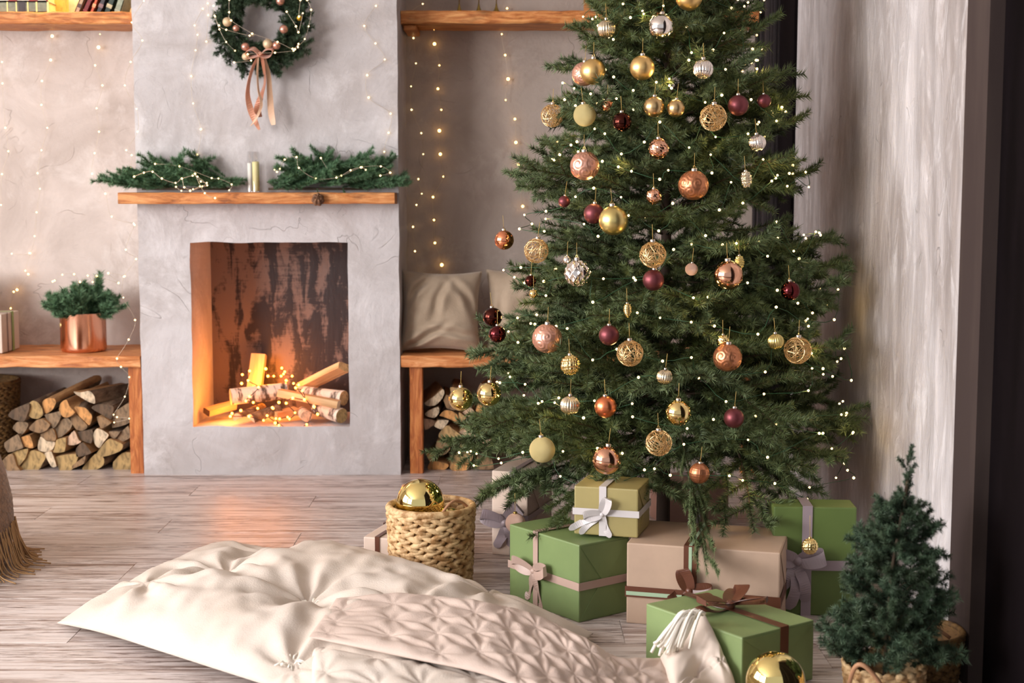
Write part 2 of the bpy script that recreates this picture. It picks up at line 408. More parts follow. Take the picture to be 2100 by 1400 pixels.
# floor boards
fb = box_obj('floor', (-4.6, 1.9, -1.2, 6.1, -.10, -.012), mat('floor_bed', (92, 80, 74), .8)); fb['kind'] = 'structure'
fmat = bpy.data.materials.new('limewashed_board'); fmat.use_nodes = True
nt = fmat.node_tree; N = nt.nodes.new; L = nt.links.new; b = nt.nodes['Principled BSDF']
b.inputs['Roughness'].default_value = .3; b.inputs['Specular IOR Level'].default_value = .45
tc = N('ShaderNodeTexCoord'); oi = N('ShaderNodeObjectInfo')
ofs = N('ShaderNodeVectorMath'); ofs.operation = 'MULTIPLY_ADD'; ofs.inputs[1].default_value = (9, 13, 3); L(oi.outputs['Random'], ofs.inputs[0]); L(tc.outputs['Object'], ofs.inputs[2])
def fn_noise(sc, stretch, det, dist):
    mp = N('ShaderNodeMapping'); L(ofs.outputs[0], mp.inputs[0]); mp.inputs['Scale'].default_value = stretch
    n = N('ShaderNodeTexNoise'); L(mp.outputs[0], n.inputs[0]); n.inputs['Scale'].default_value = sc; n.inputs['Detail'].default_value = det; n.inputs['Distortion'].default_value = dist; n.inputs['Roughness'].default_value = .68
    return n
n1 = fn_noise(5, (.35, 8, 1), 8, .6); n2 = fn_noise(3, (.5, 3, 1), 4, .4); n3 = fn_noise(13, (.9, 11, 1), 7, .5)
r1 = N('ShaderNodeValToRGB'); L(n1.outputs[0], r1.inputs[0]); e = r1.color_ramp.elements
e[0].position = .36; e[0].color = lin((136, 114, 104)); e[1].position = .54; e[1].color = lin((218, 207, 203)); q = e.new(.43); q.color = lin((188, 171, 164))
r3 = N('ShaderNodeValToRGB'); L(n3.outputs[0], r3.inputs[0]); r3.color_ramp.elements[0].position = .38; r3.color_ramp.elements[1].position = .52
r3.color_ramp.elements[0].color = (1, 1, 1, 1); r3.color_ramp.elements[1].color = (0, 0, 0, 1)
r2 = N('ShaderNodeValToRGB'); L(n2.outputs[0], r2.inputs[0]); r2.color_ramp.elements[0].position = .42; r2.color_ramp.elements[1].position = .54
r2.color_ramp.elements[0].color = (.08, .08, .08, 1)
mu = N('ShaderNodeMath'); mu.operation = 'MULTIPLY'; L(r3.outputs[0], mu.inputs[0]); L(r2.outputs[0], mu.inputs[1])
mx = N('ShaderNodeMix'); mx.data_type = 'RGBA'; L(mu.outputs[0], mx.inputs[0]); L(r1.outputs[0], mx.inputs[6]); mx.inputs[7].default_value = lin((92, 68, 58))
L(mx.outputs[2], b.inputs['Base Color'])
bp = N('ShaderNodeBump'); bp.inputs['Distance'].default_value = .002; bp.inputs['Strength'].default_value = .5; L(n3.outputs[0], bp.inputs['Height']); L(bp.outputs[0], b.inputs['Normal'])
PW, PL = .192, 1.38; meshes = {}
row = 0; y = 1.5
while y < 5.98:
    off = -(row * .47 % PL); x = -3.3 + off; y1 = min(y + PW, 5.98)
    while x < 1.7:
        xa, xb = max(x, -3.3), min(x + PL, 1.7)
        if xb - xa > .02:
            key = (round(xb - xa, 4), round(y1 - y, 4))
            if key not in meshes:
                bm = bmesh.new(); box(bm, -key[0] / 2 + .0004, key[0] / 2 - .0004, -key[1] / 2 + .0008, key[1] / 2 - .0008, -.012, 0, .001)
                me = bpy.data.meshes.new('floorboard'); bm.to_mesh(me); bm.free(); me.materials.append(fmat); meshes[key] = me
            o = inst('floorboard', meshes[key]); o.parent = fb; o.matrix_parent_inverse = Matrix.Translation(-fb.location)
            o.location = ((xa + xb) / 2, (y + y1) / 2, 0)
        x += PL
    y += PW; row += 1
# walls
box_obj('wall_back', (-4.6, -.6, YB, YB + .12, 0, 3.0), M_LEFT, kind='structure')
box_obj('wall_back_right', (-.6, 1.9, YB, YB + .12, 0, 3.0), M_ALC, kind='structure')
box_obj('ceiling', (-4.6, 1.9, -1.2, 6.1, 3.0, 3.1), mat('ceiling_paint', (225, 220, 215), .9), kind='structure')
# left wall with two window openings
wl = mat('left_wall_paint', (214, 206, 200), .9)
bm = bmesh.new()
for (ya, yb, za, zb) in ((-1.2, -.7, 0, 3), (1.5, 1.9, 0, 3), (4.1, 6.1, 0, 3), (-.7, 1.5, 0, .5), (-.7, 1.5, 2.6, 3), (1.9, 4.1, 0, .5), (1.9, 4.1, 2.6, 3)):
    box(bm, -4.52, -4.4, ya, yb, za, zb)
tag(bm_obj('wall_left', bm, wl), None, None, kind='structure')
wf = mat('window_frame_paint', (235, 233, 230), .5)
for i, (ya, yb) in enumerate(((-.7, 1.5), (1.9, 4.1))):
    bm = bmesh.new(); c = (ya + yb) / 2
    for (a, b_, z0, z1) in ((ya, ya + .06, .5, 2.6), (yb - .06, yb, .5, 2.6), (c - .03, c + .03, .5, 2.6), (ya, yb, .5, .56), (ya, yb, 2.54, 2.6), (ya, yb, 1.9, 1.94)):
        box(bm, -4.50, -4.44, a, b_, z0, z1)
    o = bm_obj('window_%d' % (i + 1), bm, wf); o['kind'] = 'structure'
# chimney breast with the firebox cut in
X0, X1 = -1.455, -.44; FX0, FX1, FZ0, FZ1 = -1.255, -.64, .193, .917; FD = 5.93
def chimney():
    nx, nz = 60, 110; V, Fc = [], []
    def disp(x, z): return .0035 * noise.noise(Vector((x * 6, 3, z * 6))) + .0016 * noise.noise(Vector((x * 23, 1, z * 23)))
    xs = sorted(set([X0 + (X1 - X0) * i / nx for i in range(nx + 1)] + [FX0, FX1])); zs = sorted(set([3.0 * i / nz for i in range(nz + 1)] + [FZ0, FZ1]))
    idx = {}
    for i, x in enumerate(xs):
        for j, z in enumerate(zs):
            idx[i, j] = len(V)
            ex = x + (.004 * noise.noise(Vector((0, z * 8, 5))) if i in (0, len(xs) - 1) else 0)
            if x in (FX0, FX1) and FZ0 <= z <= FZ1: ex += .004 * noise.noise(Vector((x * 9, z * 9, 1)))
            ez = z + (.004 * noise.noise(Vector((x * 9, 4, 2))) if z in (FZ0, FZ1) and FX0 <= x <= FX1 else 0)
            V.append((ex, YF + disp(x, z), ez))
    for i in range(len(xs) - 1):
        for j in range(len(zs) - 1):
            if xs[i] >= FX0 - 1e-6 and xs[i + 1] <= FX1 + 1e-6 and zs[j] >= FZ0 - 1e-6 and zs[j + 1] <= FZ1 + 1e-6: continue
            Fc.append((idx[i, j], idx[i + 1, j], idx[i + 1, j + 1], idx[i, j + 1]))
    # outer sides
    for side, i in ((0, 0), (1, len(xs) - 1)):
        prev = None
        for j in range(len(zs)):
            a = idx[i, j]; V.append((V[a][0], YB + .02, zs[j])); b2 = len(V) - 1
            if prev: Fc.append((prev[0], a, b2, prev[1]) if side else (a, prev[0], prev[1], b2))
            prev = (a, b2)
    # firebox reveals
    loop = [(i, zs.index(FZ0)) for i in range(xs.index(FX0), xs.index(FX1) + 1)] + [(xs.index(FX1), j) for j in range(zs.index(FZ0) + 1, zs.index(FZ1) + 1)]
    loop += [(i, zs.index(FZ1)) for i in range(xs.index(FX1) - 1, xs.index(FX0) - 1, -1)] + [(xs.index(FX0), j) for j in range(zs.index(FZ1) - 1, zs.index(FZ0), -1)]
    base = len(V)
    for (i, j) in loop: V.append((xs[i], FD, zs[j]))
    k = len(loop)
    for n_ in range(k):
        a = idx[loop[n_]]; c = idx[loop[(n_ + 1) % k]]; Fc.append((a, base + n_, base + (n_ + 1) % k, c))
    o = py_obj('wall_chimney', V, Fc, M_CHIM); o['kind'] = 'structure'; return o
chimney()
# sooty panel at the back of the firebox
sm = bpy.data.materials.new('soot_brushed_panel'); sm.use_nodes = True; nt = sm.node_tree; N = nt.nodes.new; L = nt.links.new; b = nt.nodes['Principled BSDF']
b.inputs['Roughness'].default_value = .55
tc = N('ShaderNodeTexCoord')
def mpn(scale, sc, det, dist=0.0, loc=(0, 0, 0)):
    mp = N('ShaderNodeMapping'); L(tc.outputs['Object'], mp.inputs[0]); mp.inputs['Scale'].default_value = scale; mp.inputs['Location'].default_value = loc
    n = N('ShaderNodeTexNoise'); L(mp.outputs[0], n.inputs[0]); n.inputs['Scale'].default_value = sc; n.inputs['Detail'].default_value = det; n.inputs['Distortion'].default_value = dist; n.inputs['Roughness'].default_value = .6
    return n
a1 = mpn((3.2, 1, .9), 4.2, 6, .5, (2.3, 0, .4)); a2 = mpn((1, 1, 14), 9, 5); a3 = mpn((2, 1, 2), 14, 5, 1)
ad = N('ShaderNodeMath'); ad.operation = 'MULTIPLY_ADD'; L(a2.outputs[0], ad.inputs[0]); ad.inputs[1].default_value = .16; L(a1.outputs[0], ad.inputs[2])
ad2 = N('ShaderNodeMath'); ad2.operation = 'MULTIPLY_ADD'; L(a3.outputs[0], ad2.inputs[0]); ad2.inputs[1].default_value = .18; L(ad.outputs[0], ad2.inputs[2])
sx = N('ShaderNodeSeparateXYZ'); L(tc.outputs['Object'], sx.inputs[0])
ad3 = N('ShaderNodeMath'); ad3.operation = 'MULTIPLY_ADD'; L(sx.outputs[0], ad3.inputs[0]); ad3.inputs[1].default_value = .22; L(ad2.outputs[0], ad3.inputs[2])
r = N('ShaderNodeValToRGB'); L(ad3.outputs[0], r.inputs[0]); r.color_ramp.elements[0].position = .615; r.color_ramp.elements[1].position = .70
r.color_ramp.elements[0].color = lin((112, 94, 86)); r.color_ramp.elements[1].color = lin((34, 21, 22))
L(r.outputs[0], b.inputs['Base Color'])
bp = N('ShaderNodeBump'); bp.inputs['Distance'].default_value = .004; L(ad2.outputs[0], bp.inputs['Height']); L(bp.outputs[0], b.inputs['Normal'])
box_obj('wall_firebox', (FX0 - .02, FX1 + .02, FD - .004, FD + .02, FZ0 - .02, FZ1 + .02), sm, kind='structure')
# side wall panel, black frame parts and the dark side beyond
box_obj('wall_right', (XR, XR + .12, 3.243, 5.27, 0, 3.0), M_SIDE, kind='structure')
blk = mat('black_metal', (13, 9, 10), .8, 0, spec=.03, c2=(20, 15, 17), scale=6, stretch=(1, 1, .2))
box_obj('trim_1', (XR - .012, XR + .14, 5.27, 5.55, 0, 3.0), blk, kind='structure')
box_obj('trim_2', (XR - .02, XR + .14, 3.09, 3.243, 0, 3.0), mat('brown_black_steel', (76, 65, 61), .8, 0, spec=.05, c2=(64, 54, 52), scale=5, stretch=(1, 1, .15)), kind='structure')
box_obj('wall_opening_shade', (XR + .015, XR + .05, 5.551, 5.979, 0, 3.0), mat('opening_shade', (30, 24, 27), .8), kind='structure')  # flat dark sheet standing in for the darkness of the side opening
dr = box_obj('door_1', (XR + .012, XR + .05, 1.5, 3.088, 0, 3.0), blk, kind='structure')
for yy in (2.72, 2.36, 2.0):
    box_obj('panel_joint', (-.026, -.018, yy - 2.294, yy - 2.284, -1.5, 1.5), mat('black_joint', (24, 18, 20), .8), dr)
# black string curtain hanging in the gap by the back wall
sc_ = thing('string_curtain', 'black string curtain hanging in the side gap behind the big tree', 'curtain', (XR + .03, 5.76, 0))
cm = mat('black_string', (40, 32, 34), .6)
V, Fc = tube([(0, 0, 0.02), (0, 0, 2.9)], .0028, 5); sme = bpy.data.meshes.new('string'); sme.from_pydata([tuple(v) for v in V], [], Fc); sme.materials.append(cm)
for i in range(64):
    inst('string', sme, sc_, (random.uniform(-.082, -.02), -.2 + .4 * i / 45, 0))
box_obj('rail', (-.09, -.01, -.21, .21, 2.9, 2.94), cm, sc_)

# ---------------------------------------------------------------- shelves, mantel and benches
def rough_board(name, b, m, parent=None, amp=.004, seed=0, step=.03):
    """board with slightly uneven hewn edges; b in world or parent space"""
    x0, x1, y0, y1, z0, z1 = b; c = Vector(((x0 + x1) / 2, (y0 + y1) / 2, (z0 + z1) / 2))
    dims = (x1 - x0, y1 - y0, z1 - z0); ax = max(range(3), key=lambda i: dims[i]); n = max(4, int(dims[ax] / step)); o = [i for i in range(3) if i != ax]
    V, Fc = [], []; prof = []
    w, h = dims[o[0]] / 2, dims[o[1]] / 2; bv = min(w, h) * .16
    for (a, d) in ((-w + bv, -h), (0, -h), (w - bv, -h), (w, -h + bv), (w, 0), (w, h - bv), (w - bv, h), (0, h), (-w + bv, h), (-w, h - bv), (-w, 0), (-w, -h + bv)): prof.append((a, d))
    k = len(prof)
    for i in range(n + 1):
        t = -dims[ax] / 2 + dims[ax] * i / n
        for j, (a, d) in enumerate(prof):
            nn = noise.noise(Vector((t * 7 + seed, a * 30, d * 30))) * amp + noise.noise(Vector((t * 28 + seed, a * 40, d * 40))) * amp * .4
            p = [0, 0, 0]; p[ax] = t; p[o[0]] = a + (nn if a < 0 else -abs(nn)) * (abs(a) / w); p[o[1]] = d - (abs(nn) if d > 0 else -abs(nn)) * (abs(d) / h)
            V.append(p)
    for i in range(n):
        for j in range(k): Fc.append((i * k + j, i * k + (j + 1) % k, (i + 1) * k + (j + 1) % k, (i + 1) * k + j))
    Fc.append(tuple(range(k))[::-1]); Fc.append(tuple(n * k + j for j in range(k)))
    me_o = py_obj(name, V, Fc, m, parent, loc=c)
    bm = bmesh.new(); bm.from_mesh(me_o.data); bmesh.ops.recalc_face_normals(bm, faces=bm.faces); bm.to_mesh(me_o.data); bm.free()
    return me_o
tag(rough_board('mantel_shelf', (-1.498, -.446, 5.43, YF - .001, 1.066, 1.111), M_MANT, amp=.005, seed=3), 'thick orange-brown wooden mantel shelf above the firebox', 'shelf')
lsh = tag(rough_board('wall_shelf', (-2.7, -1.458, 5.72, YB - .001, 1.772, 1.822), M_SHELF, amp=.008, seed=9), 'rustic wooden wall shelf with books on it, left of the chimney', 'shelf')
rsh = thing('wall_shelf', 'long rustic wooden wall shelf running behind the tree top', 'shelf', (.28, 5.85, 1.80))
rough_board('board', (-.72, .695, -.13, .128, -.026, .026), M_SHELF, rsh, amp=.006, seed=21)
box_obj('bracket', (-.712, -.66, -.10, .1285, -.048, -.026), M_SHELF, rsh, .004)
# benches
def bench(x0, x1, posts, label, seed):
    t = thing('bench', label, 'bench', ((x0 + x1) / 2, (5.54 + YB) / 2, 0)); cx, cy = (x0 + x1) / 2, (5.54 + YB) / 2
    rough_board('seat_board', (x0 - cx, x1 - cx, 5.545 - cy, YB - .001 - cy, .425, .474), M_BENCH, t, amp=.006, seed=seed)
    for (a, b_) in posts:
        rough_board('post', (a - cx, b_ - cx, 5.57 - cy, 5.615 - cy, 0, .426), M_POST, t, amp=.002, seed=seed + 5)
    return t
bench(-2.9, -1.46, ((-1.515, -1.461), (-2.88, -2.82)), 'orange-brown plank bench left of the chimney with firewood under it', 31)
bench(-.436, .975, ((-.405, -.352), (.91, .965)), 'orange-brown plank bench right of the chimney holding the cushions', 47)

# ================================================================ firewood
wood_end = {}
def endmat(name, c, c2=None):
    return mat('log_' + name, c, .8, c2=c2 or tuple(int(v * .66) for v in c), scale=26, ramp=(.44, .64), bump=.003, dist=1.5, stretch=(1, 1, .45))
EM = dict(tan=endmat('tan', (190, 154, 104)), pale=endmat('pale', (222, 198, 166)), orange=endmat('orange', (214, 154, 92)), grey=endmat('grey', (146, 120, 92)),
          dark=endmat('dark', (104, 82, 62)), olive=endmat('olive', (182, 150, 98)), brown=endmat('brown', (150, 118, 84)), pink=endmat('pink', (214, 178, 148)))
BARK = mat('bark_grey', (92, 72, 54), .9, c2=(146, 124, 100), scale=30, stretch=(1, .3, 1), bump=.006)
BIRCH = mat('birch_bark', (232, 222, 210), .7, c2=(70, 58, 50), scale=9, stretch=(2.5, 1, 1), ramp=(.6, .72), bump=.002)
SIDEW = mat('split_side', (188, 146, 98), .8, c2=(150, 110, 72), scale=20, stretch=(1, .1, 1), bump=.004)
def poly_log(poly, Y, dx, dz, ln, em, label, group, bark=None, side=None):
    """log whose end is the given outline at depth Y, running back into the stack; round edges carry bark"""
    P = [at(px, py, Y) for px, py in poly]; n = len(P); c = sum(P, Vector()) / n
    # refine outline for a natural edge
    Q = []
    for i in range(n):
        a, b_ = P[i], P[(i + 1) % n]
        for k in range(3):
            t = k / 3; q0 = a.lerp(b_, t); pa_, pb_ = P[i - 1], P[(i + 2) % n]; q1 = .5 * ((2 * a) + (b_ - pa_) * t + (2 * pa_ - 5 * a + 4 * b_ - pb_) * t * t + (3 * a - pa_ - 3 * b_ + pb_) * t ** 3); q = q0.lerp(q1, .8 if n > 5 else .45); q = q + (q - c) * noise.noise(q * 60) * .06; Q.append(q - c)
    m = len(Q); V = []; V += [tuple(q) for q in Q]
    V += [tuple(Vector((q.x * 1.0, q.y, q.z * 1.0)) + Vector((dx * .5, ln * .5, dz * .5 + .002 * noise.noise(q * 90)))) for q in Q]
    V += [tuple(q * .94 + Vector((dx, ln, dz))) for q in Q]
    Fc = [tuple(range(m))]; mi = [0]
    for s in (0, 1):
        for i in range(m):
            Fc.append((s * m + i, s * m + m + i, s * m + m + (i + 1) % m, s * m + (i + 1) % m)); 
            i0 = i // 3; ed = (P[(i0 + 1) % n] - P[i0]); mid = (P[(i0 + 1) % n] + P[i0]) / 2 - c
            mi.append(1 if ((bark and i0 in bark)) else 2)
    Fc.append(tuple(range(2 * m, 3 * m))[::-1]); mi.append(0)
    o = py_obj('firewood_log', V, Fc, [EM[em], BARK, side or SIDEW], loc=c, mi=mi)
    bm = bmesh.new(); bm.from_mesh(o.data); bmesh.ops.recalc_face_normals(bm, faces=bm.faces); bm.to_mesh(o.data); bm.free()
    return tag(o, label, 'log', group)
def C2(L_, ox=0, oy=740, s=5.6): return [(ox + u / s, oy + v / s) for u, v in L_]
GL = 'firewood under the left bench'
left = [
 ([(95,620),(160,550),(330,500),(320,600),(270,690),(160,670)], .05, .02, 'dark', 'dark bark-covered log beside the wicker basket, upper left of the left stack', (0,1,2,3,4,5)),
 ([(315,560),(345,480),(385,455),(440,480),(490,560),(490,620),(440,660),(370,655),(325,620)], .04, .02, 'olive', 'round yellowish log end with a small dark knot, left stack', (0,1,2,3,4,5,6,7,8)),
 ([(485,470),(540,430),(620,430),(640,480),(600,560),(530,605),(505,560)], .11, .06, 'orange', 'orange half log standing proud at the top left of the left stack', (3,4,5)),
 ([(680,560),(700,480),(760,440),(800,520),(860,590),(800,640),(740,650),(700,610)], .09, .04, 'orange', 'orange log with a stepped split face below the white log', (0,5,6,7)),
 ([(850,540),(900,525),(980,540),(1050,620),(1050,690),(1020,735),(960,680),(900,620)], -.03, .05, 'orange', 'tan half round log leaning to the right in the middle of the left stack', (1,2,3,4)),
 ([(810,640),(860,600),(1000,740),(960,800),(880,790),(830,720)], .06, .03, 'brown', 'grey-brown half log just under the tan leaning half log', (2,3,4)),
 ([(845,350),(920,360),(1010,345),(1060,370),(1090,430),(1085,490),(1000,460),(950,430),(870,380)], .11, .0, 'pale', 'white-ended curved log on top of the left stack', (2,3,4)),
 ([(1050,540),(1110,500),(1290,510),(1300,590),(1270,670),(1180,620)], .05, .02, 'dark', 'dark grey log lying bark up near the bench post', (0,1,2,3,4,5)),
 ([(1290,590),(1350,560),(1490,480),(1500,700),(1290,770)], .0, .01, 'grey', 'grey birch log against the bench post under the looped lights', (0,1,2)),
 ([(1110,640),(1200,650),(1280,710),(1160,775)], .03, .01, 'brown', 'small brown wedge log under the dark grey log', (2,)),
 ([(510,620),(600,600),(700,580),(680,690),(620,770),(590,740)], .03, .0, 'grey', 'grey bark wedge pointing down below the orange half log', (0,1,2,3,4,5)),
 ([(145,770),(200,700),(320,710),(300,790),(240,855),(200,820)], .05, .01, 'grey', 'small dark grey log near the wicker basket, below the bark log', (0,1,2)),
 ([(330,770),(420,680),(500,670),(570,730),(540,790),(470,825),(380,810)], .05, .01, 'brown', 'brown half log with a frosted white lower edge', (3,4,5,6)),
 ([(470,840),(600,770),(640,870),(630,920),(540,910),(490,880)], .03, .0, 'brown', 'reddish brown quarter log in the middle of the left stack', (3,4,5)),
 ([(620,790),(700,680),(780,660),(830,720),(800,790),(670,885)], .06, .02, 'grey', 'weathered grey oval log in the middle of the left stack', (0,1,2,3)),
 ([(50,940),(200,840),(240,920),(260,1000),(90,1050)], .03, .0, 'grey', 'grey bark block log, second from the floor at the far left', (0,1,2,3,4)),
 ([(205,895),(340,850),(385,1000),(300,990),(230,940)], .04, .015, 'orange', 'bright orange quarter log at the left of the left stack', (3,4)),
 ([(465,870),(540,920),(630,930),(610,1010),(520,1045),(430,1010)], .03, .01, 'pale', 'cream half round log under the reddish quarter log', (3,4,5)),
 ([(650,905),(760,880),(740,1040),(610,1050),(625,1000)], .05, .01, 'olive', 'upright yellow split log near the centre of the left stack', ()),
 ([(770,900),(850,800),(900,900),(930,930),(850,965),(775,960)], .04, .0, 'pink', 'pinkish quarter log beside the dark flat log', ()),
 ([(870,820),(1060,790),(1060,900),(1040,945),(940,910)], .03, .01, 'dark', 'dark flat log between the pinkish and the white logs', (0,1,2,3,4)),
 ([(1070,850),(1110,775),(1200,810),(1250,850),(1190,930),(1140,1000),(1090,950)], .02, .0, 'pale', 'white wedge-shaped log end right of centre in the left stack', (0,6)),
 ([(1250,810),(1380,810),(1320,890),(1260,860)], .02, .0, 'grey', 'small dark log tucked behind the white wedge log', (0,1,2,3)),
 ([(1310,910),(1470,740),(1500,870),(1420,920),(1340,925)], .0, .01, 'grey', 'grey-brown quarter log touching the bench post at mid height', (0,)),
 ([(1110,1060),(1240,900),(1330,920),(1410,960),(1370,1040),(1180,1100)], .06, .02, 'olive', 'broad olive-brown split log with rough grain at the right', (3,4,5)),
 ([(875,1000),(950,930),(1050,1050),(990,1080),(880,1100)], .04, .0, 'dark', 'dark-faced quarter log with a pale tan rim', (0,4)),
 ([(1300,1160),(1400,1060),(1510,1050),(1520,1260),(1310,1260)], .0, .0, 'olive', 'large tan log end on the floor against the bench post', (0,)),
 ([(20,1150),(140,1060),(190,1200),(240,1270),(150,1285),(60,1240)], .03, .0, 'brown', 'dark brown log on the floor at the far left of the stack', (0,3,4,5)),
 ([(140,1050),(320,1005),(290,1120),(200,1215),(165,1130)], .03, .0, 'olive', 'tan wedge log resting on the far left floor log', ()),
 ([(240,1220),(340,1040),(420,1030),(520,1080),(500,1160),(440,1250),(350,1280),(250,1250)], .07, .02, 'olive', 'big tan half round log on the floor left of the white wedge', (3,4,5,6)),
 ([(510,1060),(590,1040),(650,1210),(590,1215)], .02, .0, 'pale', 'narrow white wedge log on the floor row', ()),
 ([(640,1100),(880,1070),(870,1180),(800,1270),(690,1270),(660,1200)], .05, .02, 'olive', 'cracked square tan log in the middle of the floor row', (2,3,4)),
 ([(945,1230),(1090,1070),(1180,1100),(1190,1190),(1080,1260),(980,1260)], .08, .03, 'olive', 'tan half round log on the floor right of the cracked log', (2,3,4)),
 ([(830,1200),(980,1090),(960,1180),(835,1235)], .03, .0, 'brown', 'rounded bark log tip beside the cracked square log', (0,1,2,3)),
]
for k, (pl, dx, dz, em, lab, bk) in enumerate(left):
    poly_log(C2(pl), 5.625 + .012 * (k % 3), dx, dz, .27, em, lab, GL, bk)
def C3(L_): return C2(L_, 820, 740, 5.6)
GR = 'firewood under the right bench'
right = [
 ([(285,480),(400,400),(490,325),(510,370),(470,450),(400,510),(310,515)], 'pale', 'long pale half round log at the top left of the right stack', (3,4,5)),
 ([(500,450),(530,390),(600,420),(640,570),(540,540)], 'brown', 'narrow brown log behind the left hanging gold ball', (0,4)),
 ([(575,310),(600,300),(700,320),(680,390),(590,370)], 'tan', 'topmost tan log behind the cap of the left gold ball', (0,)),
 ([(290,605),(350,560),(440,530),(450,590),(400,650),(320,640)], 'pale', 'pale half log with grey bark, second from the top beside the right bench post', (2,3,4)),
 ([(455,625),(510,570),(590,570),(660,620),(670,715),(600,680),(500,640)], 'orange', 'orange half round log below the left gold ball', (1,2,3)),
 ([(275,660),(420,690),(370,750),(290,790)], 'pink', 'pinkish quarter log against the right bench post', (2,)),
 ([(390,745),(440,680),(560,685),(490,785),(430,770)], 'pale', 'pale leaf-shaped log right of the pinkish quarter log', (1,)),
 ([(680,590),(760,650),(710,705),(680,670)], 'tan', 'small tan wedge under the round pale log', ()),
 ([(720,590),(800,530),(850,570),(840,620),(790,640)], 'pink', 'round pale log end just under the left gold ball', (1,2,3,4)),
 ([(455,820),(540,740),(620,790),(710,865),(620,925),(520,910),(450,880)], 'tan', 'large tan split log with rough lower bark in the middle of the right stack', (3,4,5)),
 ([(680,820),(740,780),(860,800),(870,900),(790,880)], 'pink', 'pinkish log with a flat top right of the large tan log', (3,4)),
 ([(685,950),(740,890),(820,900),(770,1010),(700,990)], 'olive', 'yellowish quarter log below the flat topped log', ()),
 ([(410,970),(440,920),(520,930),(580,1010),(500,1080),(430,1060)], 'brown', 'brown split log behind the lowest fir branch tip', ()),
 ([(300,1060),(400,1070),(390,1120),(350,1165)], 'tan', 'tan wedge between the bench post and the floor logs, right stack', (3,)),
 ([(315,1220),(370,1150),(540,1180),(550,1220),(480,1265),(350,1260)], 'orange', 'tan half round log on the floor next to the right bench post', (3,4,5)),
 ([(580,1240),(610,1180),(800,1180),(770,1250),(640,1270)], 'orange', 'tan half round log, second on the floor from the right bench post', (2,3,4)),
 ([(905,890),(1050,900),(1040,960),(1030,1020)], 'pink', 'pinkish wedge log half hidden by the left fir branches', ()),
 ([(870,570),(910,500),(990,540),(930,600)], 'orange', 'small orange log below the right hanging gold ball', ()),
 ([(1010,730),(1060,680),(1120,710),(1040,790)], 'pink', 'round pinkish log end seen through the fir needles', (0,1,2,3)),
 ([(880,360),(930,250),(980,300),(1010,420),(930,470)], 'brown', 'dim brown log behind the right hanging gold ball', (0,)),
 ([(590,1090),(700,1020),(840,1080),(800,1170),(620,1170)], 'tan', 'tan log above the second floor log, behind the fir branch', (0,1)),
 ([(880,1240),(900,1120),(1040,1100),(1080,1240)], 'brown', 'dull brown log at the right end of the floor row behind the gift', (1,)),
]
for k, (pl, em, lab, bk) in enumerate(right):
    poly_log(C3(pl), 5.625 + .012 * (k % 3), .02 * ((k % 5) - 2), 0, .27, em, lab, GR, bk)

# logs in the firebox
def bar_log(p0, p1, r, em, label, shape='round', bark=None, roll=0.0, flat=1.0):
    a, b_ = Vector(p0), Vector(p1); d = b_ - a; ln = d.length; n = 14; V, Fc, mi = [], [], []
    prof = []
    if shape == 'round': prof = [(math.cos(2 * PI * j / n), math.sin(2 * PI * j / n)) for j in range(n)]; nb = n
    elif shape == 'half':
        prof = [(math.cos(PI * j / 9), math.sin(PI * j / 9) - .35) for j in range(10)] + [(-.5, -.38), (0, -.33), (.5, -.37)]; nb = 9
    else:
        prof = [(-1, -.6), (-.3, -.68), (.4, -.62), (1, -.55), (1.0, 0), (.95, .5), (.3, .62), (-.3, .58), (-.95, .62), (-1, .1)]; nb = 0
    k = len(prof); rings = 7
    for i in range(rings):
        t = i / (rings - 1); bend = .05 * r * math.sin(t * 5)
        for j, (x, y_) in enumerate(prof):
            w = 1 + .06 * noise.noise(Vector((x * 2 + t * 4, y_ * 2, a.x * 9 + a.z * 5)))
            V.append((x * r * w + bend, y_ * r * w * flat, t * ln))
    for i in range(rings - 1):
        for j in range(k): Fc.append((i * k + j, i * k + (j + 1) % k, (i + 1) * k + (j + 1) % k, (i + 1) * k + j)); mi.append(1 if j < nb else 2)
    Fc.append(tuple(range(k))[::-1]); mi.append(0); Fc.append(tuple((rings - 1) * k + j for j in range(k))); mi.append(0)
    o = py_obj('firewood_log', V, Fc, [EM[em], bark or BARK, SIDEP], mi=mi, smooth=False)
    o.matrix_world = Matrix.Translation(a) @ d.to_track_quat('Z', 'Y').to_matrix().to_4x4() @ Matrix.Rotation(roll, 4, 'Z')
    return tag(o, label, 'log', 'logs in the firebox')
SIDEP = mat('split_side_pale', (226, 184, 136), .7, c2=(196, 148, 100), scale=24, stretch=(1, 1, .1), bump=.002)
BIRCHV = mat('birch_bark_log', (226, 212, 196), .7, c2=(86, 68, 56), scale=9, stretch=(1, 1, 3), ramp=(.47, .56), bump=.002)
def fp(u, v): return (380 + u / 3.334, 480 + v / 3.334)
def F3(u, v, Y): return at(*fp(u, v), Y)
bar_log(F3(468, 1120, 5.80), F3(500, 822, 5.86), .031, 'grey', 'short split log standing upright at the back of the firebox', 'split', roll=.2)
bar_log(F3(1085, 905, 5.62), F3(790, 1050, 5.82), .026, 'tan', 'split log sloping up to the right rim of the firebox', 'split', roll=.4)
bar_log(F3(310, 1112, 5.62), F3(690, 1070, 5.70), .0335, 'tan', 'birch log lying level across the firebox at the left', 'round', BIRCHV)
bar_log(F3(1085, 1120, 5.64), F3(790, 1085, 5.75), .03, 'tan', 'white-barked birch log at the right of the firebox', 'round', BIRCHV)
bar_log(F3(1050, 1165, 5.575), F3(640, 1085, 5.61), .0265, 'pale', 'pale split log lying diagonally across the fire', 'split', roll=.1)
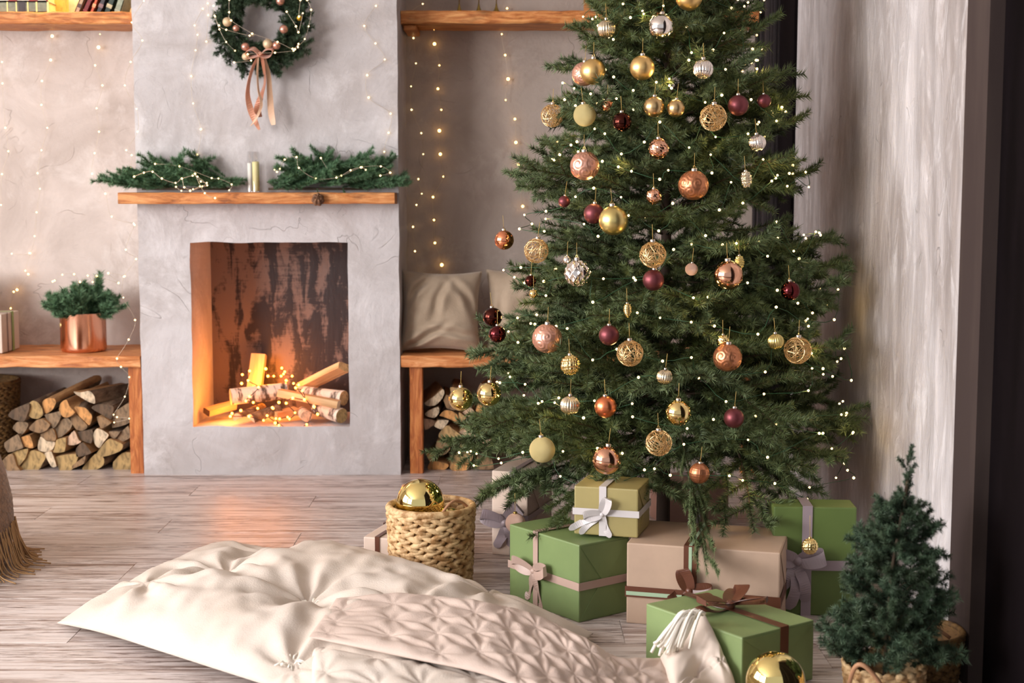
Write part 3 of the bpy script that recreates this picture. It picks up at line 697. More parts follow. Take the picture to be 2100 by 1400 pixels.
bar_log(F3(1070, 1242, 5.575), F3(900, 1185, 5.68), .030, 'olive', 'short birch log at the lower right corner of the firebox', 'round', BIRCHV)
bar_log(F3(145, 1215, 5.64), F3(330, 1165, 5.74), .021, 'dark', 'thin split log in the lower left corner of the firebox', 'split', roll=.3)
bar_log(F3(450, 1258, 5.575), F3(640, 1190, 5.66), .026, 'pink', 'bark-edged half log at the front of the fire', 'half', roll=.3)
bar_log(F3(355, 1250, 5.585), F3(520, 1180, 5.72), .024, 'pink', 'small log left of the front half log', 'half', roll=-.4)
bar_log(F3(828, 1243, 5.57), F3(800, 1215, 5.72), .0225, 'pink', 'round log with its cut end facing out at the front of the fire', 'round', BIRCHV)
bar_log(F3(610, 1235, 5.62), F3(760, 1205, 5.70), .021, 'tan', 'half buried split log in the middle of the fire', 'split', roll=.2)

# ================================================================ string lights
bulb_me = ball_mesh('bulb', lambda a, b: .0031, M_BULB, 8, 6)
bulb_w = ball_mesh('bulb', lambda a, b: .0033, M_BULBW, 8, 6)
bulb_f = ball_mesh('bulb', lambda a, b: .0048, M_BULBF, 8, 6)
def string_lights(pts, label, wire, wr=.0007, bme=bulb_me, sizes=None, name='string_lights', nsm=5, group='string lights', dangle=0.0):
    c = Vector(pts[0]); t = thing(name, label, 'string lights', c, group=group)
    path = smooth_path([Vector(p) - c for p in pts], nsm) if len(pts) > 1 else []
    tube_obj('wire', path, wr, wire, t, 4)
    for i, p in enumerate(pts):
        inst('bulb', bme, t, Vector(p) - c, sc=(sizes[i] if sizes else 1.0) * random.uniform(.8, 1.15))
    return t
GW = 'wire light strands on the back wall'
YL = 5.955; YC = 5.535
def W_(L_, Y): return [at(x, y, Y) for x, y in L_]
string_lights(W_([(4,60),(4,127),(5,171),(11,262),(17,310),(4,357),(2,420)], YL), 'wire light strand at the far left edge of the back wall', M_WIRE, group=GW)
string_lights(W_([(107,74),(104,123),(86,166),(85,215),(97,262),(85,308),(77,355),(82,387),(75,435),(71,484),(60,519),(24,520)], YL), 'wire light strand hanging from the book shelf left of centre', M_WIRE, group=GW, sizes=[1.8,1.5]+[1]*10)
string_lights(W_([(62,519),(52,555),(58,562),(35,594),(28,598),(22,632),(30,650)], YL), 'short warm light strand dropping behind the gifts on the left bench', M_WIRE, group=GW, sizes=[1,1,1.3,1.6,1,1.2,1], bme=bulb_w)
string_lights(W_([(205,70),(202,97),(195,134),(210,175),(198,222),(203,270),(194,314),(189,356),(216,397),(229,444),(274,458)], YL), 'wire light strand hanging between the copper pot and the book shelf', M_WIRE, group=GW, sizes=[.6,1.9]+[1]*9)
string_lights(W_([(295,2),(270,46),(292,83),(268,127),(256,175),(280,223),(282,270),(259,308),(270,318),(268,345)], YC - .02), 'wire light strand twisting down the left corner of the chimney', M_WIRE, group=GW)
string_lights(W_([(276,461),(258,512),(279,531),(254,567),(253,610),(277,656),(264,696),(240,735),(248,752),(265,773),(256,813),(233,850),(240,855),(265,858),(234,866)], 5.50), 'wire light strand falling over the left bench edge onto the firewood', M_WIRE, group=GW)
string_lights(W_([(426,7),(427,31),(423,85)], YC), 'short light strand on the chimney just left of the wreath', M_WIRE, group=GW)
string_lights(W_([(416,18),(399,52),(405,71),(401,103),(392,156),(396,212),(412,265),(404,317),(389,346)], YC), 'wire light strand down the chimney left of the ribbon tails', M_WIRE, group=GW)
string_lights(W_([(771,12),(747,53),(770,89),(789,122),(753,154),(756,200),(801,233),(797,272),(788,311),(801,354)], YC), 'wire light strand down the right side of the chimney', M_WIRE, group=GW)
string_lights(W_([(867,8),(842,28),(848,78),(853,130),(843,177),(844,225),(864,273),(868,316),(858,367),(865,397),(854,420),(847,465),(851,515),(860,560)], YL), 'small-bulbed light strand nearest the chimney in the right alcove', M_WIRE, group=GW)
string_lights(W_([(890,60),(891,90),(901,134),(898,182),(905,225),(901,268),(903,316),(909,362),(888,404),(890,451),(892,498),(906,543),(884,577)], YL), 'large-bulbed warm light strand, second in the right alcove', M_WIRE, group=GW, sizes=[1,2.0,1.1,1.3,1,1.8,1.9,1,1.2,1,1.2,1.8,1], bme=bulb_w)
string_lights(W_([(1040,17),(1029,70),(1036,113),(1042,162),(1037,205),(1056,244),(1058,292),(1063,338),(1072,423)], YL), 'large-bulbed warm light strand in the right alcove beside the tree', M_WIRE, group=GW, sizes=[1,1,1.2,2.0,1,1.6,1.9,1.6,1.5], bme=bulb_w)
string_lights([at(x, y, Y) for x, y, Y in [(1567,0,5.4),(1560,25,5.5),(1556,55,5.6),(1552,72,5.7),(1562,100,5.6),(1550,112,5.7),(1564,150,5.5),(1555,178,5.6),(1588,206,5.2)]], 'light strand hanging in front of the black string curtain', M_GWIRE, group=GW)

# ================================================================ wreath
wc = at(537, 50, YF - .055)
wr = thing('wreath', 'round fir wreath with rose baubles and a copper ribbon on the chimney', 'wreath', wc)
sp_w = [sprig_mesh('sprig', .085, 40 + i, 3600, .018, .0019, [M_NEED3, M_TWIG], 3) for i in range(4)]
V, Fc = tube([(math.cos(a * PI / 12) * .135, 0, math.sin(a * PI / 12) * .135) for a in range(24)], .02, 8, closed=True)
py_obj('ring', V, Fc, M_TWIG, wr, smooth=True)
R = random.Random(3)
for i in range(270):
    a = 2 * PI * i / 270 + R.uniform(-.1, .1); ra = .130 + R.uniform(-.036, .034)
    out = Vector((math.cos(a), 0, math.sin(a))); tan = Vector((-math.sin(a), 0, math.cos(a))); ph = R.uniform(-1.3, 1.3)
    d = tan * .9 + out * math.sin(ph) * .8 + Vector((0, -1, 0)) * math.cos(ph) * .7
    inst('sprig', sp_w[i % 4], wr, matrix=Matrix.Translation(out * ra + Vector((0, -.008, 0))) @ rot_to(d, R.uniform(0, 6)) @ Matrix.Scale(R.uniform(.6, .9), 4))
ROSE = mat('rose_gold_satin', (204, 150, 132), .3, .75); CHAMP = mat('champagne_glitter', (214, 190, 156), .45, .5, bump=.002, scale=260)
COPR = mat('copper_ribbon', (206, 142, 112), .38, .15, sheen=.5); COPR2 = mat('tan_ribbon', (214, 172, 140), .45, 0, sheen=.5)
def wp(x, y, d=-.075): p = at(x, y, YF - .13) - wc; return p
for (x, y, r, mm, lab) in ((466, 45, 9.5, CHAMP, 'champagne glitter bauble'), (484, 58, 7, ROSE, 'small rose bauble'), (582, 60, 9, ROSE, 'rose bauble at the right'), (575, 2, 9, ROSE, 'rose bauble at the top'), (614, 37, 6, mat('gold_small', (190, 150, 50), .3, .8), 'small gold bauble'), (503, 96, 8.5, ROSE, 'rose bauble left of the bow'), (549, 90, 10, CHAMP, 'champagne bauble above the bow'), (567, 93, 8.5, ROSE, 'rose bauble right of the bow'), (504, 116, 8, CHAMP, 'champagne bauble under the bow loop')):
    rr = r / F * 5.4; me = ball_mesh('bauble', lambda a, b, q=rr: q, mm, 20, 12); o = inst('bauble', me, wr, wp(x, y)); o['label'] = lab
# bow and tails
def tailpath(L_, ydep=YF - .06): return smooth_path([at(x, y, ydep - dd) - wc for x, y, dd in L_], 6)
kn = ball_mesh('knot', lambda a, b: .011, COPR, 12, 8); inst('knot', kn, wr, wp(534, 112))
def wtail(L_, w0, w1, m, tw):
    P = tailpath(L_); n = len(P); wd = []; ww = []
    for i in range(n):
        t = i / (n - 1); a = tw * math.sin(t * PI * 1.4); wd.append((math.cos(a), math.sin(a), .15)); ww.append(w0 + (w1 - w0) * min(1, t * 1.6) * (1 if t < .85 else 1 - (t - .85) * 4))
    strip(P, wd, ww, m, 'ribbon_tail', wr)
wtail([(532,112,.07),(520,135,.05),(511,165,.03),(508,195,.035),(514,225,.03),(524,250,.02),(532,266,.02)], .010, .024, COPR, 1.0)
wtail([(536,114,.07),(541,140,.05),(543,170,.03),(534,200,.04),(528,225,.03),(534,240,.02)], .012, .028, mat('copper_ribbon_deep', (176, 112, 82), .4, .1, sheen=.5), -1.0)
wtail([(530,114,.075),(528,150,.06),(530,185,.05),(536,215,.05),(524,245,.04),(514,258,.035)], .006, .012, COPR2, .9)
wtail([(540,114,.06),(550,150,.03),(553,190,.02),(556,230,.02),(561,256,.02)], .012, .024, COPR2, .3)
for s, (lx, ly), mm in ((-1, (506, 104), COPR), (1, (560, 100), COPR)):
    P = smooth_path([wp(534, 112), wp((534 + lx) / 2, 112 - 12), wp(lx, ly), wp(lx + 3 * -s, ly + 12), wp((534 + lx) / 2, 116), wp(534, 112)], 5)
    strip(P, [(0.1, 1, .5)] * len(P), .036, mm, 'ribbon_loop', wr)
# lights wound over the wreath
string_lights([at(x, y, YF - .15) for x, y in [(470,0),(470,25),(474,42),(517,69),(512,73),(464,61),(449,52),(440,32),(438,12)]], 'light strand wound over the left side of the wreath', M_WIRE, group='light strands on the wreath')
string_lights([at(x, y, YF - .15) for x, y in [(517,69),(569,86),(600,100),(612,90),(611,97),(605,101),(602,104),(564,108),(508,111),(515,124),(480,128)]], 'light strand crossing the lower half of the wreath', M_WIRE, group='light strands on the wreath')
string_lights([at(x, y, YF - .14) for x, y in [(630,0),(638,20),(633,54),(625,80),(611,95)]], 'light strand looping outside the right rim of the wreath', M_WIRE, group='light strands on the wreath')
string_lights([at(x, y, YF - .15) for x, y in [(616,0),(613,34),(621,27),(612,66),(607,54),(588,24)]], 'light strand crossing the upper right of the wreath', M_WIRE, group='light strands on the wreath')
string_lights([at(x, y, YF - .12) for x, y in [(441,34),(450,60),(464,86),(482,104)]], 'short light strand hugging the lower left rim of the wreath', M_WIRE, group='light strands on the wreath')

# ================================================================ mantel: garlands, candles, lights
sp_g = [sprig_mesh('sprig', .17, 60 + i, 3000, .0185, .0021, [M_NEED2, M_TWIG], 6) for i in range(5)]
def garland(x0, x1, n, label, seed, hmax):
    t = thing('fir_garland', label, 'garland', ((x0 + x1) / 2, 5.49, 1.112)); R = random.Random(seed); cx = (x0 + x1) / 2
    tube_obj('stem', [(x0 - cx, 0, .012), (0, .01, .012), (x1 - cx, 0, .012)], .005, M_TWIG, t)
    for i in range(n):
        u = i / (n - 1); x = x0 + (x1 - x0) * u - cx
        d = Vector(((R.choice((-1, 1, -1 if x0 < -1 else 1)) if (u < .45 if x0 < -1 else u > .45) else (-1 if x0 < -1 else 1)) * R.uniform(.6, 1), R.uniform(-.22, .22), R.uniform(-.05, .42)))
        h = hmax * (.35 + .65 * math.sin(PI * min(1, max(0, u)))) * R.random()
        inst('sprig', sp_g[i % 5], t, matrix=Matrix.Translation((x, R.uniform(-.04, .015), .016 + h)) @ rot_to(d, R.uniform(-.6, .6)) @ Matrix.Scale(R.uniform(.65, 1.0), 4))
    return t
ga = garland(-1.42, -1.085, 46, 'fir sprig garland on the left half of the mantel', 4, .05)
for (x, y, dx, dz, s) in ((330, 378, -1, .05, .95), (320, 372, -1, .35, .7), (345, 368, -1, .5, .7), (415, 376, 1, .0, .9), (420, 384, 1, .02, .8), (462, 362, -.9, .5, .6)):
    p = at(x, y, 5.48) - ga.location; inst('sprig', sp_g[1], ga, matrix=Matrix.Translation(p) @ rot_to((dx, 0, dz)) @ Matrix.Scale(s, 4))
gb = garland(-.935, -.56, 58, 'fuller fir sprig garland on the right half of the mantel', 8, .085)
for (x, y, dx, dz, s) in ((570, 388, 1, .9, .9), (560, 389, 1, .5, .8), (600, 385, -.9, .25, .3), (650, 352, .7, .8, .6), (640, 350, -.1, 1, .35), (745, 368, .9, .35, .7), (768, 380, 1, .0, .8), (650, 385, .1, -.9, .28), (690, 372, .9, .1, .8), (702, 382, .2, -.7, .25)):
    p = at(x, y, 5.44) - gb.location; inst('sprig', sp_g[2], gb, matrix=Matrix.Translation(p) @ rot_to((dx, 0, dz)) @ Matrix.Scale(s, 4))
string_lights([at(x, y, 5.40) for x, y in [(275,362),(295,354),(313,352),(332,366),(360,375),(373,366),(378,384),(396,388),(410,382),(425,380),(405,362),(395,360),(373,366)]], 'light strand looped through the left mantel garland', M_WIRE, group='light strands on the mantel', wr=.001)
string_lights([at(x, y, 5.41) for x, y in [(361,383),(372,391),(390,391),(415,382),(424,375),(412,372),(400,356),(420,396),(441,406)]], 'light strand dropping over the left edge of the mantel', M_WIRE, group='light strands on the mantel', wr=.001)
string_lights([at(x, y, 5.42) for x, y in [(318,336),(368,341),(434,365),(448,366),(475,378),(470,390)]], 'sparse light strand behind the left mantel garland', M_WIRE, group='light strands on the mantel')
string_lights([at(x, y, 5.40) for x, y in [(563,348),(568,352),(574,346),(584,327),(608,322),(613,344),(648,366),(690,364),(719,349),(740,343),(750,348)]], 'light strand arcing over the right mantel garland', M_WIRE, group='light strands on the mantel', wr=.001)
string_lights([at(x, y, 5.42) for x, y in [(658,324),(678,354),(700,360),(742,343),(781,341),(800,354),(780,360)]], 'light strand at the right end of the right mantel garland', M_WIRE, group='light strands on the mantel')
cone_m = mat('pine_cone_brown', (128, 92, 66), .8, c2=(92, 62, 44), scale=60)
def cone_fn(R_, H_):
    def f(a, b):
        s = math.sin(b * 14) * .08 + math.cos(a * 7 + (int(b * 4.5) % 2) * .45) * .09
        e = 1 / math.sqrt((math.sin(b) / R_) ** 2 + (math.cos(b) / H_) ** 2)
        return e * (1 + s)
    return f
o = inst('pine_cone', ball_mesh('pine_cone', cone_fn(.022, .028), cone_m, 36, 20, False), None, at(652, 409, 5.415), (1.2, .3, 0)); tag(o, 'small brown pine cone hanging at the mantel edge under the fir', 'pine cone')
glass = mat('clear_glass', (255, 255, 255), .03, 0, trans=1.0)
gn = glass.node_tree; gl = gn.nodes.new('ShaderNodeBsdfGlossy'); gl.inputs['Roughness'].default_value = .05; tr = gn.nodes.new('ShaderNodeBsdfTransparent'); fz = gn.nodes.new('ShaderNodeFresnel'); fz.inputs[0].default_value = 1.45
mxs = gn.nodes.new('ShaderNodeMixShader'); mxs.inputs[0].default_value = .09; gn.links.new(tr.outputs[0], mxs.inputs[1]); gn.links.new(gl.outputs[0], mxs.inputs[2]); gn.links.new(mxs.outputs[0], gn.nodes['Material Output'].inputs[0])
def candle(x, y, r, hg, hw, wax, label):
    t = thing('candle', label, 'candle', (x, y, 1.1115))
    V, Fc = lathe([(r, 0), (r, hg), (r - .0012, hg), (r - .0012, .003)], 28); py_obj('glass_holder', V, Fc, glass, t, True)
    V, Fc = lathe([(r * .86, .003), (r * .86, hw - .004), (r * .8, hw), (r * .5, hw - .003), (.001, hw - .004)], 24, True); py_obj('wax', V, Fc, wax, t, True)
    tube_obj('wick', [(0, 0, hw - .005), (.001, 0, hw + .006)], .0008, mat('wick_black', (40, 30, 25), .9), t, 4)
candle(at(514, 392, 5.505).x, 5.505, .0125, .155, .112, mat('wax_white', (240, 238, 230), .5), 'slim white candle in a clear glass cylinder on the mantel')
candle(at(525.5, 392, 5.47).x, 5.468, .0155, .153, .116, mat('wax_cream', (232, 222, 160), .5), 'cream candle in a clear glass cylinder in front of the white candle')

# ================================================================ fire lights
R = random.Random(12); pts = []
for (u, v) in [(385,1020),(390,960),(440,935),(430,1000),(500,1045),(440,1110),(415,1140),(465,1150),(495,1190),(380,1205),(320,1225),(308,1245),(435,1245),(535,1272),(595,1185),(640,1150)]:
    pts.append(F3(u, v, 5.56))
string_lights(pts, 'dark-wired warm lights over the left logs in the firebox', mat('brown_wire', (72, 36, 20), .6), .0016, bulb_f, name='string_lights', group='light strings in the firebox', nsm=4)
pts = [F3(u, v, 5.555) for (u, v) in [(615,1290),(640,1305),(620,1260),(645,1262),(700,1250),(712,1262),(750,1220),(690,1155),(735,1120),(815,1130),(800,1070),(755,1050),(775,1030),(740,1020),(905,1230),(880,1180),(830,1300),(705,1325),(560,1240),(600,1190)]]
string_lights(pts, 'dark-wired warm lights over the right logs in the firebox', mat('brown_wire', (72, 36, 20), .6), .0016, bulb_f, group='light strings in the firebox', nsm=4)
pts = [F3(u, v, 5.74) for (u, v) in [(550,920),(565,970),(605,970),(655,970),(660,915),(680,940),(672,955),(730,970),(690,1000),(685,1020)]]
string_lights(pts, 'cluster of warm lights behind the logs in the firebox', mat('brown_wire', (72, 36, 20), .6), .0014, bulb_f, group='light strings in the firebox', nsm=4)

# ================================================================ left shelf books
def bookmat(n, c): return mat('book_' + n, c, .6, c2=tuple(int(v * .85) for v in c), scale=40)
PAGES = mat('paper_pages', (226, 204, 160), .8)
def book(name_label, w, t, h, cover, bands, matrix, group):
    """spine faces -y; w = page width into depth, t = thickness along x, h = height along z"""
    o = thing('book', name_label, 'book', group=group); o.matrix_world = matrix
    bm = bmesh.new(); box(bm, 0, .003, 0, w, 0, h); box(bm, t - .003, t, 0, w, 0, h); box(bm, 0, t, 0, .003, 0, h); bm_obj('cover', bm, cover, o)
    box_obj('pages', (.003, t - .003, .003, w - .004, .003, h - .003), PAGES, o)
    for (z0, z1, mm) in bands: box_obj('spine_band', (.001, t - .001, -.0012, .001, z0 * h, z1 * h), mm, o)
    return o
cream = bookmat('cream', (222, 206, 190)); red = bookmat('red', (150, 52, 44)); grn = bookmat('sage', (128, 134, 112)); gold = mat('book_gilt', (216, 188, 110), .4, .5); dk = bookmat('ink', (58, 52, 54))
ZS = 1.824
# two lying books, spines to the room: rotate so height runs along x
def lying(x_right, z, ln): return Matrix.Translation((x_right, 5.765, z)) @ Matrix.Rotation(-PI / 2, 4, 'Y')
p = at(101, 40, 5.765); ln = .34
M0 = Matrix.Translation((p.x, 5.765, ZS)) @ Matrix(((0, 0, -1, 0), (0, 1, 0, 0), (1, 0, 0, 0), (0, 0, 0, 1)))
book('lying sage green book with gilt bands, lower of the two stacked', .15, .041, ln, grn, [(.0, .02, gold), (.135, .15, gold), (.24, .25, gold), (.27, .36, dk), (.375, .385, gold), (.48, .49, gold), (.6, .61, gold)], M0, 'lying books on the left shelf')
for q in (.31, .19, .43, .55):
    pass
M1 = Matrix.Translation((p.x - .004, 5.768, ZS + .0425)) @ Matrix(((0, 0, -1, 0), (0, 1, 0, 0), (1, 0, 0, 0), (0, 0, 0, 1)))
book('lying cream and red book with red title panels, upper of the two stacked', .15, .035, ln, cream, [(.0, .02, red), (.12, .22, red), (.36, .46, red), (.6, .7, red)], M1, 'lying books on the left shelf')
yb = thing('card_box', 'yellowish card box standing behind the lying books', 'box', (at(112, 40, 5.86).x, 5.90, ZS))
box_obj('box_body', (-.045, .035, -.04, .04, 0, .12), bookmat('yellow_card', (214, 176, 96)), yb, .002); box_obj('lid', (-.047, .037, -.042, .042, .085, .125), bookmat('yellow_card_lid', (220, 184, 106)), yb, .002)
lean = [(153, 'beige and brown patterned', (188, 160, 130), (84, 62, 50), .019), (168, 'dark red', (120, 34, 38), (150, 60, 54), .021), (184, 'orange-red', (206, 92, 56), (236, 170, 120), .015), (197, 'slate grey and red', (64, 60, 66), (140, 110, 110), .020), (213, 'dark green with pale lettering marks', (44, 62, 54), (196, 186, 150), .024), (233, 'pale grey-green', (150, 160, 140), (186, 190, 168), .026)]
for i, (x, nm, c, c2, th) in enumerate(lean):
    p = at(x, 40, 5.765); an = [.42, .44, .42, .40, .42, .34][i]
    Mx = Matrix.Translation((p.x, 5.765, ZS + .001)) @ Matrix.Rotation(an, 4, 'Y')
    bm_ = bookmat('lean%d' % i, c); bb = bookmat('leanb%d' % i, c2)
    book('leaning ' + nm + ' book on the left shelf', .12, th, .19, bm_, [(.12, .2, bb), (.42, .47, bb), (.62, .86, bb)] if i not in (1, 5) else [(.05, .07, bb), (.3, .32, bb), (.6, .62, bb)], Mx, 'leaning books on the left shelf')

# three brass horns on the right shelf
brass = mat('aged_brass', (150, 124, 62), .35, .8)
for i, (x, lab) in enumerate(((942, 'thin brass candle holder with flared foot, leftmost of three on the right shelf'), (982, 'thin brass candle holder with flared foot, middle of three on the right shelf'), (1018, 'thin brass candle holder with flared foot, nearest the tree on the right shelf'))):
    p = at(x, 40, 5.79); t = thing('candle_holder', lab, 'candle holder', (p.x, 5.79, 1.8265), group='brass candle holders')
    V, Fc = lathe([(.018, 0), (.0175, .002), (.010, .008), (.005, .02), (.0026, .035)], 20, True); py_obj('foot', V, Fc, brass, t, True)
    tube_obj('stem', [(0, 0, .03), (0, 0, .17 - .01 * i)], .0022, brass, t, 8)
    V, Fc = lathe([(.002, .165 - .01 * i), (.009, .175 - .01 * i), (.009, .195 - .01 * i), (.007, .195 - .01 * i)], 16); py_obj('candle_cup', V, Fc, brass, t, True)
# wooden star frame piece high on the shelf behind the tree
t = thing('wooden_bar_ornament', 'wooden bar ornament standing on the right shelf behind the tree top', 'ornament', (at(1205, 40, 5.85).x, 5.86, 1.8265))
box_obj('bar', (-.06, .12, -.02, .02, .065, .095), M_SHELF, t, .002); box_obj('leg', (-.015, .012, -.018, .018, 0, .066), M_SHELF, t, .002); box_obj('leg', (.07, .097, -.018, .018, 0, .066), M_SHELF, t, .002)
# ================================================================ left bench: copper pot and gifts
ZB = .4745
copper = mat('polished_copper', (236, 178, 148), .16, 1.0)
pb = fl(172, 716, ZB); pb = Vector((at(172, 716, 5.72).x, 5.72, ZB))
pot = thing('copper_pot', 'polished copper pot filled with short fir sprigs on the left bench', 'pot', pb)
pr = .0905
V, Fc = lathe([(.001, 0), (pr * .93, 0), (pr * .99, .006), (pr, .015), (pr, .153), (pr + .0012, .155), (pr - .002, .155), (pr - .002, .02), (.001, .018)], 48); py_obj('pot_body', V, Fc, copper, pot, True)
V, Fc = lathe([(.001, .132), (pr - .003, .132)], 24); py_obj('soil', V, Fc, mat('soil', (52, 40, 32), .95), pot)
em = bmesh.new(); bmesh.ops.create_cone(em, cap_ends=True, segments=12, radius1=.011, radius2=.008, depth=.003)
o = bm_obj('emblem', em, mat('emblem_brass', (206, 176, 120), .4, .6), pot); a_ = math.radians(-148); o.location = (pr * math.cos(a_), pr * math.sin(a_), .108); o.rotation_euler = (0, PI / 2, a_); o['label'] = 'small round pale emblem'
sp_p = [sprig_mesh('sprig', .13, 80 + i, 3600, .020, .0021, [M_NEED2, M_TWIG], 3, bend=.3) for i in range(4)]
R = random.Random(5)
for i in range(46):
    a = R.uniform(0, 2 * PI); rr = R.uniform(0, .075) ; d = Vector((math.cos(a) * rr * 11, math.sin(a) * rr * 11, 1.0 - rr * 3))
    inst('sprig', sp_p[i % 4], pot, matrix=Matrix.Translation((math.cos(a) * rr, math.sin(a) * rr, .125)) @ rot_to(d, R.uniform(0, 6)) @ Matrix.Scale(R.uniform(.85, 1.12), 4))
for (dx, dz, s) in ((.62, 1, 1.45), (-.15, 1, 1.15), (.08, 1, 1.12), (.9, .8, 1.0)):
    inst('sprig', sp_p[0], pot, matrix=Matrix.Translation((dx * .05, -.01, .135)) @ rot_to((dx, 0, dz)) @ Matrix.Scale(s, 4))
string_lights([at(x, y, 5.66) for x, y in [(108,577),(112,575),(128,563),(152,562),(164,578),(180,565),(190,578),(198,566),(243,580),(222,560),(256,566)]], 'light strand draped over the sprigs in the copper pot', M_WIRE, group='string lights', bme=bulb_w)

def paper(n, c, r=.55): return mat('paper_' + n, c, r, c2=tuple(int(v * .93) for v in c), scale=5, ramp=(.35, .65), bump=.0012, bscale=9)
def gift(label, w, d, h, loc, rot, pm, bands=(), flaps=('x',), group='wrapped gifts'):
    """w along local x, d along local y, h up; origin at the base centre; bands: (axis, offset, width, material)"""
    t = thing('gift_box', label, 'gift', loc, (0, 0, rot), group)
    bm = bmesh.new(); box(bm, -w / 2, w / 2, -d / 2, d / 2, 0, h, .004, 2); o = bm_obj('wrapped_box', bm, pm, t, False)
    e = .0030
    for ax, off, bw, bm_ in bands:
        a, b_ = off - bw / 2, off + bw / 2
        if ax == 'x': L_ = [(-w / 2 - e, 0), (-w / 2 - e, h + e), (w / 2 + e, h + e), (w / 2 + e, 0)]; mk = lambda q, s: (q[0], s, q[1])      # band runs in xz plane at y=off
        elif ax == 'y': L_ = [(-d / 2 - e, 0), (-d / 2 - e, h + e), (d / 2 + e, h + e), (d / 2 + e, 0)]; mk = lambda q, s: (s, q[0], q[1])    # yz plane at x=off
        else: L_ = [(-w / 2 - e, -d / 2 - e), (w / 2 + e, -d / 2 - e), (w / 2 + e, d / 2 + e), (-w / 2 - e, d / 2 + e)]; mk = lambda q, s: (q[0], q[1], s)  # belt at height off
        V = [mk(q, a) for q in L_] + [mk(q, b_) for q in L_]; k = 4
        Fc = [(i, (i + 1) % k, k + (i + 1) % k, k + i) for i in range(k if ax == 'z' else k - 1)]
        o = py_obj('ribbon_band', V, Fc, bm_, t); sm_ = o.modifiers.new('s', 'SOLIDIFY'); sm_.thickness = .0008; sm_.offset = 0
    for f in flaps:
        # folded paper triangles on an end face
        s = 1 if f[0] != '-' else -1; ax = f[-1]
        if ax == 'x': X = s * (w / 2 + .0007); V = [(X, -d / 2 + .004, .006), (X, d / 2 - .004, .006), (X + s * .0015, 0, h * .56), (X, -d / 2 + .004, h - .006), (X, d / 2 - .004, h - .006), (X + s * .0010, 0, h * .44)]
        else: Y_ = s * (d / 2 + .0007); V = [(-w / 2 + .004, Y_, .006), (w / 2 - .004, Y_, .006), (0, Y_ + s * .0015, h * .56), (-w / 2 + .004, Y_, h - .006), (w / 2 - .004, Y_, h - .006), (0, Y_ + s * .0010, h * .44)]
        o = py_obj('folded_flap', V[:3], [(0, 1, 2)], pm, t); o.modifiers.new('s', 'SOLIDIFY').thickness = .001
        o = py_obj('folded_flap', V[3:], [(0, 1, 2)], pm, t); o.modifiers.new('s', 'SOLIDIFY').thickness = .0008
    return t
def bow(parent, c, n, up, size, w, m, tails=((-.6, -1.0), (.6, -1.0)), seed=0, loops=((-1, .25), (1, .25))):
    """bow tied at c on a face with outward normal n; up lies in the face"""
    n = Vector(n).normalized(); up = Vector(up).normalized(); r = up.cross(n).normalized(); c = Vector(c); R = random.Random(seed)
    bw = thing_child('bow', parent)
    q = ball_mesh('knot', lambda a, b: w * .42, m, 12, 8); inst('knot', q, bw, c + n * w * .3)
    for sx, sy in loops:
        d = (r * sx + up * sy).normalized(); p = []
        for i in range(25):
            t = i / 24; a = t * 2 * PI
            p.append(c + d * size * (.5 - .5 * math.cos(a)) + n * (w * .25 + size * .34 * math.sin(a / 2) * (1 if t < .5 else .55)) + (d.cross(n)) * size * .16 * math.sin(a))
        wd = [(d.cross(n) * 1.0 + n * (.35 * math.sin(i * .25))) for i in range(25)]; ww = [w * (.45 + .75 * math.sin(PI * min(i, 24 - i) / 24) ** .7) for i in range(25)]
        strip(p, wd, ww, m, 'bow_loop', bw)
    for sx, sy in tails:
        d = r * sx + up * sy; L_ = d.length * size; d.normalize(); p = []
        for i in range(19):
            t = i / 18; p.append(c + d * L_ * t + n * (w * .2 + size * .10 * math.sin(t * PI * 1.6 + seed)) + r * .08 * size * math.sin(t * 5 + seed) )
        ww = [w * (.5 + .5 * min(1, t_ / 6)) for t_ in range(19)]; ww[-1] = w * .35; ww[-2] = w * .75
        strip(p, [(d.cross(n) + n * .3 * math.sin(i * .35 + seed)) for i in range(19)], ww, m, 'bow_tail', bw)
    return bw
def thing_child(name, parent):
    o = bpy.data.objects.new(name, None); o.empty_display_size = .02; return link(o, parent)
P_WHITE = paper('white', (226, 208, 192)); P_TAN = paper('tan', (196, 166, 138)); P_GREEN = paper('green', (116, 136, 84), .5); P_OLIVE = paper('olive_gold', (166, 152, 98), .42)
P_PINK = paper('pink_beige', (228, 206, 190)); P_BEIGE = paper('beige', (190, 162, 140)); P_GREEN2 = paper('deep_green', (92, 112, 56), .5)
RB_BR = mat('ribbon_brown_satin', (98, 58, 42), .35, 0); RB_GRN = mat('ribbon_green_satin', (150, 172, 96), .4); RB_WH = mat('ribbon_white_satin', (206, 200, 200), .32, 0)
RB_PK = mat('ribbon_taupe_satin', (176, 150, 138), .36); RB_GY = mat('ribbon_grey_lilac_satin', (152, 138, 144), .36); RB_MINT = mat('ribbon_mint', (166, 190, 160), .4)
gift('white gift box with green and brown ribbon at the left end of the bench', .28, .20, .155, (-2.165 + .0, 5.72, ZB), .0, P_WHITE, [('x', .02, .022, RB_GRN), ('x', -.04, .006, RB_BR)], (), 'gifts on the left bench')
gift('tan wrapped box with green ribbon on top of the white gift', .22, .14, .15, (-2.245, 5.74, ZB + .1575), 0, P_TAN, [('z', .09, .035, RB_GRN)], (), 'gifts on the left bench')
